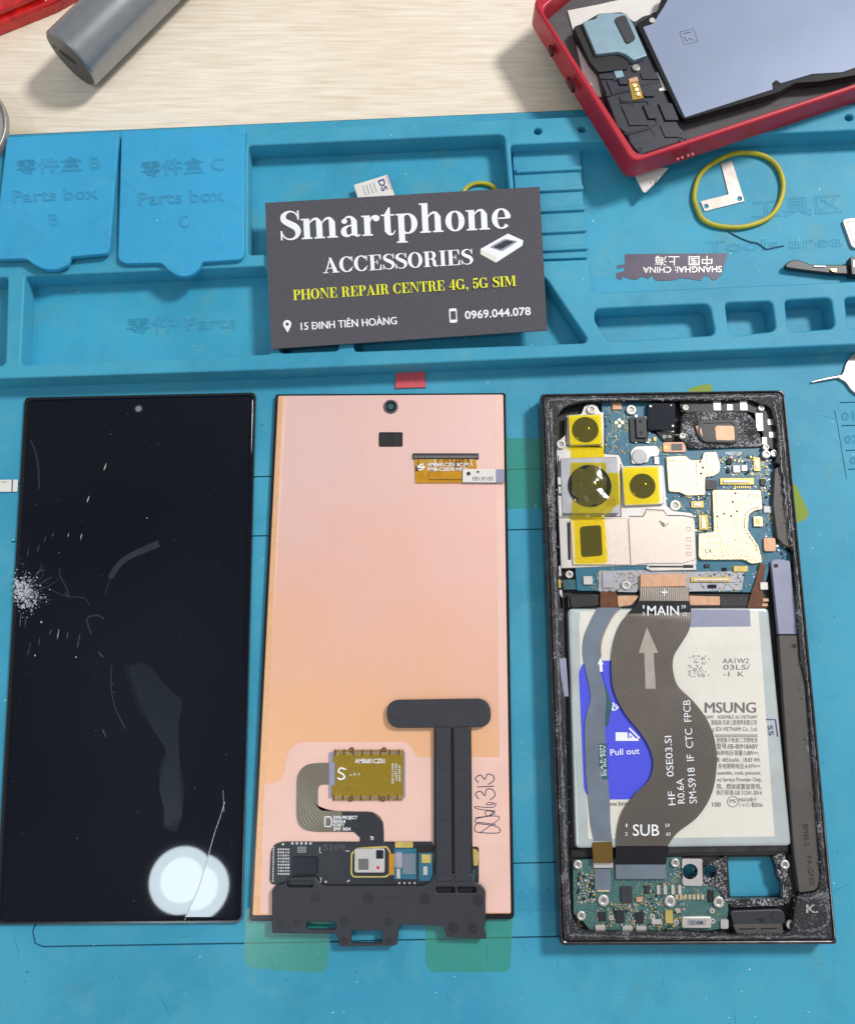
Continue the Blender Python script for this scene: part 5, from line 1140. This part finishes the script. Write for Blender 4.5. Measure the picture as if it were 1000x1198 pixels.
P('paper', 'paper', pp, [(664, 11), (700, 4), (778, -14), (776, 8), (745, 24), (745, 60), (780, 105), (775, 108), (698, 112), (681, 83), (672, 40)], .95, .97, at=1.0)
pl2 = thing('speaker_module', (725, 95), 'black speaker module with a pale metal cover lying in the red case', 'speaker module', z=1.0)
mo = P('module_body', 'navyplastic', pl2, [(671, 30), (680, 27), (700, 15), (728, 13), (742, 25), (752, 18), (764, 15), (770, 35), (775, 85), (776, 105), (795, 148), (804, 155), (803, 162), (788, 168), (766, 175), (748, 181), (736, 166), (733, 156), (722, 148), (711, 118), (705, 104), (700, 82), (690, 70), (672, 38)], 1.0, 1.28, r=3, bev=(.04, .04, 2))
mc = P('metal_cover', 'spkmetal', pl2, [(681, 25), (697, 21), (699, 16), (713, 14), (733, 15), (741, 28), (757, 64), (741, 70), (732, 63), (723, 60), (697, 63), (691, 48)], 1.28, 1.46, r=2, bev=(.03, .03, 2))
P('foam_pad', 'dkplastic', mc, [(718, 21), (731, 16), (744, 45), (733, 51)], 1.46, 1.50, r=4, bev=(.01, .01, 1))
P('cover_ledge', 'black', mc, [(671, 31), (682, 27), (697, 63), (723, 61), (735, 70), (735, 80), (700, 84), (690, 72)], 1.24, 1.34, r=3)
gc = MB(); gc.slab(rc([(735, 94), (745, 91), (753, 114), (740, 117)], 1), 1.28, 1.31, m=0)
for k in range(3): gc.disc(742.5+k*2.2, 99+k*5.2, 2.6, 1.31, 1.33, n=12, m=1)
gc.build('gold_contact', ['goldpin', 'gold'], pl2)
P('copper_spot', 'copper', pl2, [(735, 92), (745, 89), (747, 94), (737, 96)], 1.31, 1.33, r=1)
b = MB(); b.disc(744, 78, 4.8, 1.28, 1.36, n=20, bev=(.03, .03, 2)); b.build('locating_pin', 'steel', pl2)
P('white_pad', 'spkmetal', pl2, [(718, 82), (727, 80), (730, 89), (721, 91)], 1.28, 1.31, r=1)
b = MB()
for (x0, y0, x1, y1) in ((700, 86, 716, 92), (703, 94, 707, 112), (709, 93, 713, 110), (722, 90, 732, 98), (714, 100, 732, 104), (748, 84, 768, 92), (756, 96, 770, 106), (752, 108, 764, 112), (727, 124, 750, 146), (752, 122, 762, 138), (735, 156, 756, 168), (770, 120, 786, 140), (772, 146, 790, 160), (724, 112, 738, 118)):
    b.slab(rc(box(x0, y0, x1, y1, .42), 1), 1.27, 1.285+.03*((x0*7) % 3), bev=(.01, .01, 1))
b.build('moulded_block', 'navyplastic', pl2)
ribs = MB()
for a, c in (((724, 118), (755, 116)), ((755, 116), (766, 141)), ((724, 118), (737, 150)), ((730, 156), (760, 148)), ((760, 148), (766, 160)), ((710, 88), (716, 104)), ((706, 90), (712, 106)), ((708, 110), (736, 104)), ((748, 100), (770, 96)), ((735, 117), (745, 148)), ((762, 148), (770, 144)), ((790, 158), (798, 156))):
    ribs.line([a, c], 1.6, 1.283)
ribs.build('moulded_grooves', 'black', pl2, smooth=False)
rib2 = MB()
for a, c in (((726, 120), (755, 118)), ((757, 118), (768, 142)), ((732, 158), (760, 150)), ((708, 112), (736, 106)), ((718, 94), (730, 92)), ((740, 122), (750, 146))):
    wv = [W(*a, 1.29), W(*c, 1.29)]; rib2.tube(wv, .025, n=6)
rib2.build('moulded_rib', 'navyplastic', pl2)
for x, y in ((749, 174), (797, 162), (674, 34)):
    b = MB(); b.disc(x, y, 3.6, 1.26, 1.30, n=14, hole=2); b.disc(x, y, 2, 1.2, 1.283, n=12, m=1); b.build('screw_eye', ['navyplastic', 'black'], pl2)
b = MB(); b.slab(rc([(768, 84), (773, 82), (781, 101), (779, 105), (771, 106), (771, 103), (775, 102)], 1), 1.28, 1.30); b.build('white_clip', 'paper', pl2)
bp2 = thing('back_plate', (880, 60), 'flat blue-grey metal plate lying in the red phone case', 'metal plate', z=1.0)
P('black_carrier', 'blackedge', bp2, [(744, 27), (768, 14), (776, -10), (1055, -120), (1055, 62), (1000, 88), (960, 95), (930, 97), (910, 108), (880, 117), (800, 140), (794, 132)], 1.22, 1.40, r=4, bev=(.03, .03, 2), at=1.40)
pt = P('plate', 'plateblue', bp2, [(752, 31), (764, 27), (770, 17), (776, 8), (786, -10), (1050, -115), (1050, 60), (999, 79), (985, 84), (950, 86), (913, 97), (908, 93), (903, 97), (904, 104), (801, 137)], 1.40, 1.43, r=1.5, bev=(.01, .01, 1))
b = MB(); b.disc(905, 94, 4, 1.36, 1.42, n=18, hole=2); b.disc(763, 23, 3.4, 1.38, 1.44, n=16, m=1); b.build('mounting_eye', ['blackedge', 'silver'], bp2)
b = MB(); b.line([(795, 37), (811, 33), (816, 48), (800, 52), (795, 37)], .7, 1.432); b.line([(800, 42), (803, 48), (807, 44), (811, 47)], 1, 1.432); b.line([(799, 39), (808, 37)], 1, 1.432); b.build('printed_mark', 'blackink', pt, smooth=False)
# white label beneath the case corner
wl = thing('white_tag', (758, 212), 'white printed tag poking out under the lower corner of the red case', 'tag', z=.05)
P('tag_paper', 'paper', wl, [(738, 196), (782, 196), (770, 210), (755, 225), (752, 224)], .50, .52, r=1)
b = MB(); b.line([(760, 212), (764, 218), (768, 208), (762, 211)], 1, .523); b.build('print', 'greyink', wl, smooth=False)
# metal cylinder
cy = thing('metal_cylinder', (130, 40), 'grey anodised metal cylinder with a charging slot in its end, lying on the wooden table', 'power bank', z=-.18)
R0 = 1.06; zc = -.18+R0
A_ = W(82.5, 69.5, zc); B_ = W(186, -32, zc); ax = (B_-A_); ax.z = 0; ax = ax.normalized(); yv = Vector((0, 0, 1)); xv = ax.cross(yv)
def ring(c, r, n=64): return [c+(xv*math.cos(2*math.pi*i/n)+yv*math.sin(2*math.pi*i/n))*r for i in range(n)]
b = MB(); prof = [(0, R0*.93), (.02, R0*.97), (.06, R0*.995), (.12, R0), (9.5, R0)]; n = 64
for d, r_ in prof: b.v += [tuple(p) for p in ring(A_+ax*d, r_)]
for i in range(len(prof)-1):
    for k in range(n): b.face((i*n+k, i*n+(k+1) % n, (i+1)*n+(k+1) % n, (i+1)*n+k))
b.face([(len(prof)-1)*n+k for k in range(n)]); b.build('barrel', 'gunmetal', cy)
b = MB(); b.v += [tuple(p) for p in ring(A_, R0*.93)]; b.face(list(range(n))[::-1])
b.v += [tuple(p) for p in ring(A_-ax*.0+Vector((0, 0, 0)), R0*.929)]; ec = b.build('end_cap', 'gundark', cy)
b = MB()
slp = []
for i in range(24):
    t = 2*math.pi*i/24; sx = .42*math.copysign(abs(math.cos(t))**.6, math.cos(t)); sy = .13*math.copysign(abs(math.sin(t))**.8, math.sin(t)); slp.append(A_-ax*.006+xv*(sx-.12)+yv*(sy+.05))
b.v += [tuple(p) for p in slp]; b.face(list(range(24))[::-1])
sgn = 1 if (A_+xv).x < A_.x else -1
hp = []
for i in range(12):
    t = 2*math.pi*i/12; hp.append(A_-ax*.006+xv*(sgn*.72+.07*math.cos(t))+yv*(.10+.07*math.sin(t)))
k = len(b.v); b.v += [tuple(p) for p in hp]; b.face(list(range(k, k+12))[::-1])
b.build('charging_slot', 'black', ec, smooth=False)
# red plastic object at the corner
rp_ = thing('red_plastic_tray', (10, 5), 'glossy red plastic edge at the top left corner of the table', 'plastic tray', z=-.18)
P('tray_body', 'redgloss', rp_, [(-60, 50), (0, 27), (62, 2), (110, -25), (60, -60), (-60, -60)], -.17, .30, r=6, bev=(.12, .12, 4))
P('tray_step', 'redgloss', rp_, [(-60, 30), (0, 12), (48, -8), (60, -60), (-60, -60)], .30, .55, r=5, bev=(.08, .08, 4))
# round dish at left edge
b = MB(); b.disc(-62, 148, 69, 1.0, 1.25, n=80, hole=66, bev=(.04, .04, 3)); b.disc(-62, 148, 66.5, 1.0, 1.12, n=64, m=1); o = b.build('round_dish', ['lsteel', 'dish']); tag(o, 'round grey dish cut off by the left edge beside the flap lettered B', 'dish')
# white strip left
ws = thing('white_flex_tab', (8, 568), 'small white connector tab sticking out at the left side of the cracked display', 'connector tab')
P('tab_sheet', 'paper', ws, [(-40, 562), (21, 561), (20, 575), (-40, 576)], .03, .06, r=1)
b = MB(); b.line([(14.5, 561), (14, 575)], 1.4, .063, 0); b.line([(1, 564), (8, 563.6)], .7, .063, 1); b.build('print', ['blueink', 'greyink'], ws, smooth=False)
# SIM card, flat black cable, eject tool
sm = thing('sim_card', (1000, 270), 'white SIM card with gold contacts at the right edge of the tray', 'SIM card', z=.02)
P('card_body', 'silver', sm, [(985, 256), (1040, 250), (1052, 285), (997, 290)], .03, .13, r=5, bev=(.02, .02, 2)); P('card_face', 'paper', sm, [(988, 258), (1038, 253), (1049, 283), (999, 287)], .13, .135, r=4)
P('contact_plate', 'simgold', sm, [(991, 261), (1020, 258), (1028, 280), (1000, 283)], .135, .142, r=3)
b = MB()
for k in range(4): b.line([(992+k*2.2, 265+k*4.6), (1012+k*2.2, 263+k*4.6)], .7, .145)
b.build('contact_gap', 'greyink', sm, smooth=False)
fb = thing('black_side_cable', (960, 314), 'thin black side-key cable lying on the blue tray at the right edge', 'cable', z=.02)
b = MB(); b.slab(rc([(918, 309), (924, 304), (934, 303), (944, 307), (948, 309), (975, 309), (1040, 310), (1040, 322), (975, 320), (940, 316), (919, 313)], 3), .14, .27, bev=(.04, .04, 2)); b.build('cable_body', 'dkplastic2', fb)
b = MB(); b.slab(rc([(994, 300), (1030, 298), (1030, 322), (996, 321)], 2), .12, .42, bev=(.03, .03, 2)); b.build('cable_head', 'dkplastic2', fb)
b = MB(); b.slab([(952, 310.5), (966, 310.8), (966, 312), (952, 311.8)], .30, .305); b.slab(rc([(971, 314), (979, 314), (978, 318), (973, 317)], 1), .30, .33, m=1); b.slab(box(998, 304, 1010, 312), .42, .425, m=0); b.build('metal_contact', ['greymetal', 'brass'], fb)
et = thing('eject_tool', (990, 435), 'steel SIM eject pin with a wide loop head lying at the right edge', 'eject pin')
b = MB(); b.tube([W(949, 447, .06), W(965, 443.5, .06), W(988, 439.5, .06)], [.028, .05, .06], n=10); b.build('pin', 'steel', et)
b = MB(); b.slab(cr([(980, 441), (986, 436), (990, 424), (998, 414), (1012, 408), (1040, 412), (1052, 436), (1040, 462), (1014, 466), (998, 458), (989, 447)], 5, True), .02, .10, holes=[circ(1024, 437, 15, 28)], bev=(.02, .02, 2)); b.build('loop_head', 'lsteel', et)
# scuffs and lint on the mat
b = MB(); rr = random.Random(17)
for k in range(70):
    x = rr.uniform(-10, 1010); y = rr.choice([rr.uniform(1085, 1195), rr.uniform(440, 1195)]); a = rr.uniform(-.5, .5)+rr.choice([0, 1.4]); l = rr.uniform(5, 34); pts = []
    for t in range(6): pts.append((x, y)); x += math.cos(a)*l/5; y += math.sin(a)*l/5; a += rr.uniform(-.16, .16)
    b.line(pts, [.15, .4, .5, .45, .3, .1], .002, rr.choice([0, 0, 1])); b.lift = 0
o = b.build('scuff_marks', ['wear', 'groove'], mat_root, smooth=False); o['kind'] = 'stuff'
# dust specks on the mat
b = MB(); rr = random.Random(9)
for k in range(90):
    x = rr.uniform(0, 1000); y = rr.uniform(440, 1195); s_ = rr.uniform(.3, .9); b.flat(circ(x, y, s_, 5), .003, rr.choice([0, 1, 1])); b.lift = 0
o = b.build('dust_specks', ['white', 'holedark'], None, smooth=False); tag(o, 'fine dust specks scattered over the blue mat', 'dust', kind='stuff')

# ================================================================== CAMERA, LIGHT
cam = bpy.data.cameras.new('camera'); co_ = bpy.data.objects.new('camera', cam); COL.objects.link(co_)
co_.location = CAMP; co_.rotation_euler = (TH, 0, 0); cam.sensor_fit = 'HORIZONTAL'; cam.sensor_width = 36; cam.lens = 36*F/1000; cam.clip_start = .5; cam.clip_end = 1000
SC.camera = co_
def area_light(name, loc, target, size, power, col=(1, 1, 1), shape='DISK', sy=None):
    l = bpy.data.lights.new(name, 'AREA'); l.shape = shape; l.size = size; l.energy = power; l.color = col
    if sy: l.size_y = sy
    o = bpy.data.objects.new(name, l); COL.objects.link(o); o.location = loc; o.rotation_euler = (Vector(target)-Vector(loc)).to_track_quat('-Z', 'Y').to_euler(); return o
area_light('ceiling_lamp', (86, 72, 120), (0, 0, 0), 28, 205000, (1, .985, .96))
# round lamp mirrored in the black glass
p = W(213, 1030, .19); d = (p-CAMP).normalized(); rdir = Vector((d.x, d.y, -d.z)); L = p+rdir*(95/rdir.z)
dist = (p-CAMP).length+(L-p).length
rad = 39/F*dist*.84
print('lamp', L, rad)
area_light('round_lamp', L, p, rad*2, 44*math.pi*math.pi*rad*rad, (.78, .92, 1))
cdir = (L-p).normalized(); area_light('round_lamp_core', L-cdir*3, p, rad*1.3, 14*math.pi*math.pi*(rad*.65)**2, (.9, .98, 1))
w = bpy.data.worlds.new('World'); SC.world = w; w.use_nodes = True; nt = w.node_tree; bg = nt.nodes['Background']
tc = nt.nodes.new('ShaderNodeTexCoord'); nz = nt.nodes.new('ShaderNodeTexNoise'); nz.inputs['Scale'].default_value = 2.2; nz.inputs['Detail'].default_value = 2
rp = nt.nodes.new('ShaderNodeValToRGB'); rp.color_ramp.elements[0].position = .38; rp.color_ramp.elements[1].position = .66
rp.color_ramp.elements[0].color = (.40, .41, .45, 1); rp.color_ramp.elements[1].color = (.88, .90, .90, 1)
nt.links.new(tc.outputs['Generated'], nz.inputs['Vector']); nt.links.new(nz.outputs[0], rp.inputs[0]); nt.links.new(rp.outputs[0], bg.inputs[0]); bg.inputs[1].default_value = .72
SC.view_settings.view_transform = 'Standard'; SC.view_settings.look = 'None'; SC.view_settings.gamma = 1; SC.view_settings.exposure = 0
SC.render.engine = 'CYCLES'; SC.cycles.transparent_max_bounces = 16
SC.render.resolution_x = 854; SC.render.resolution_y = 1024
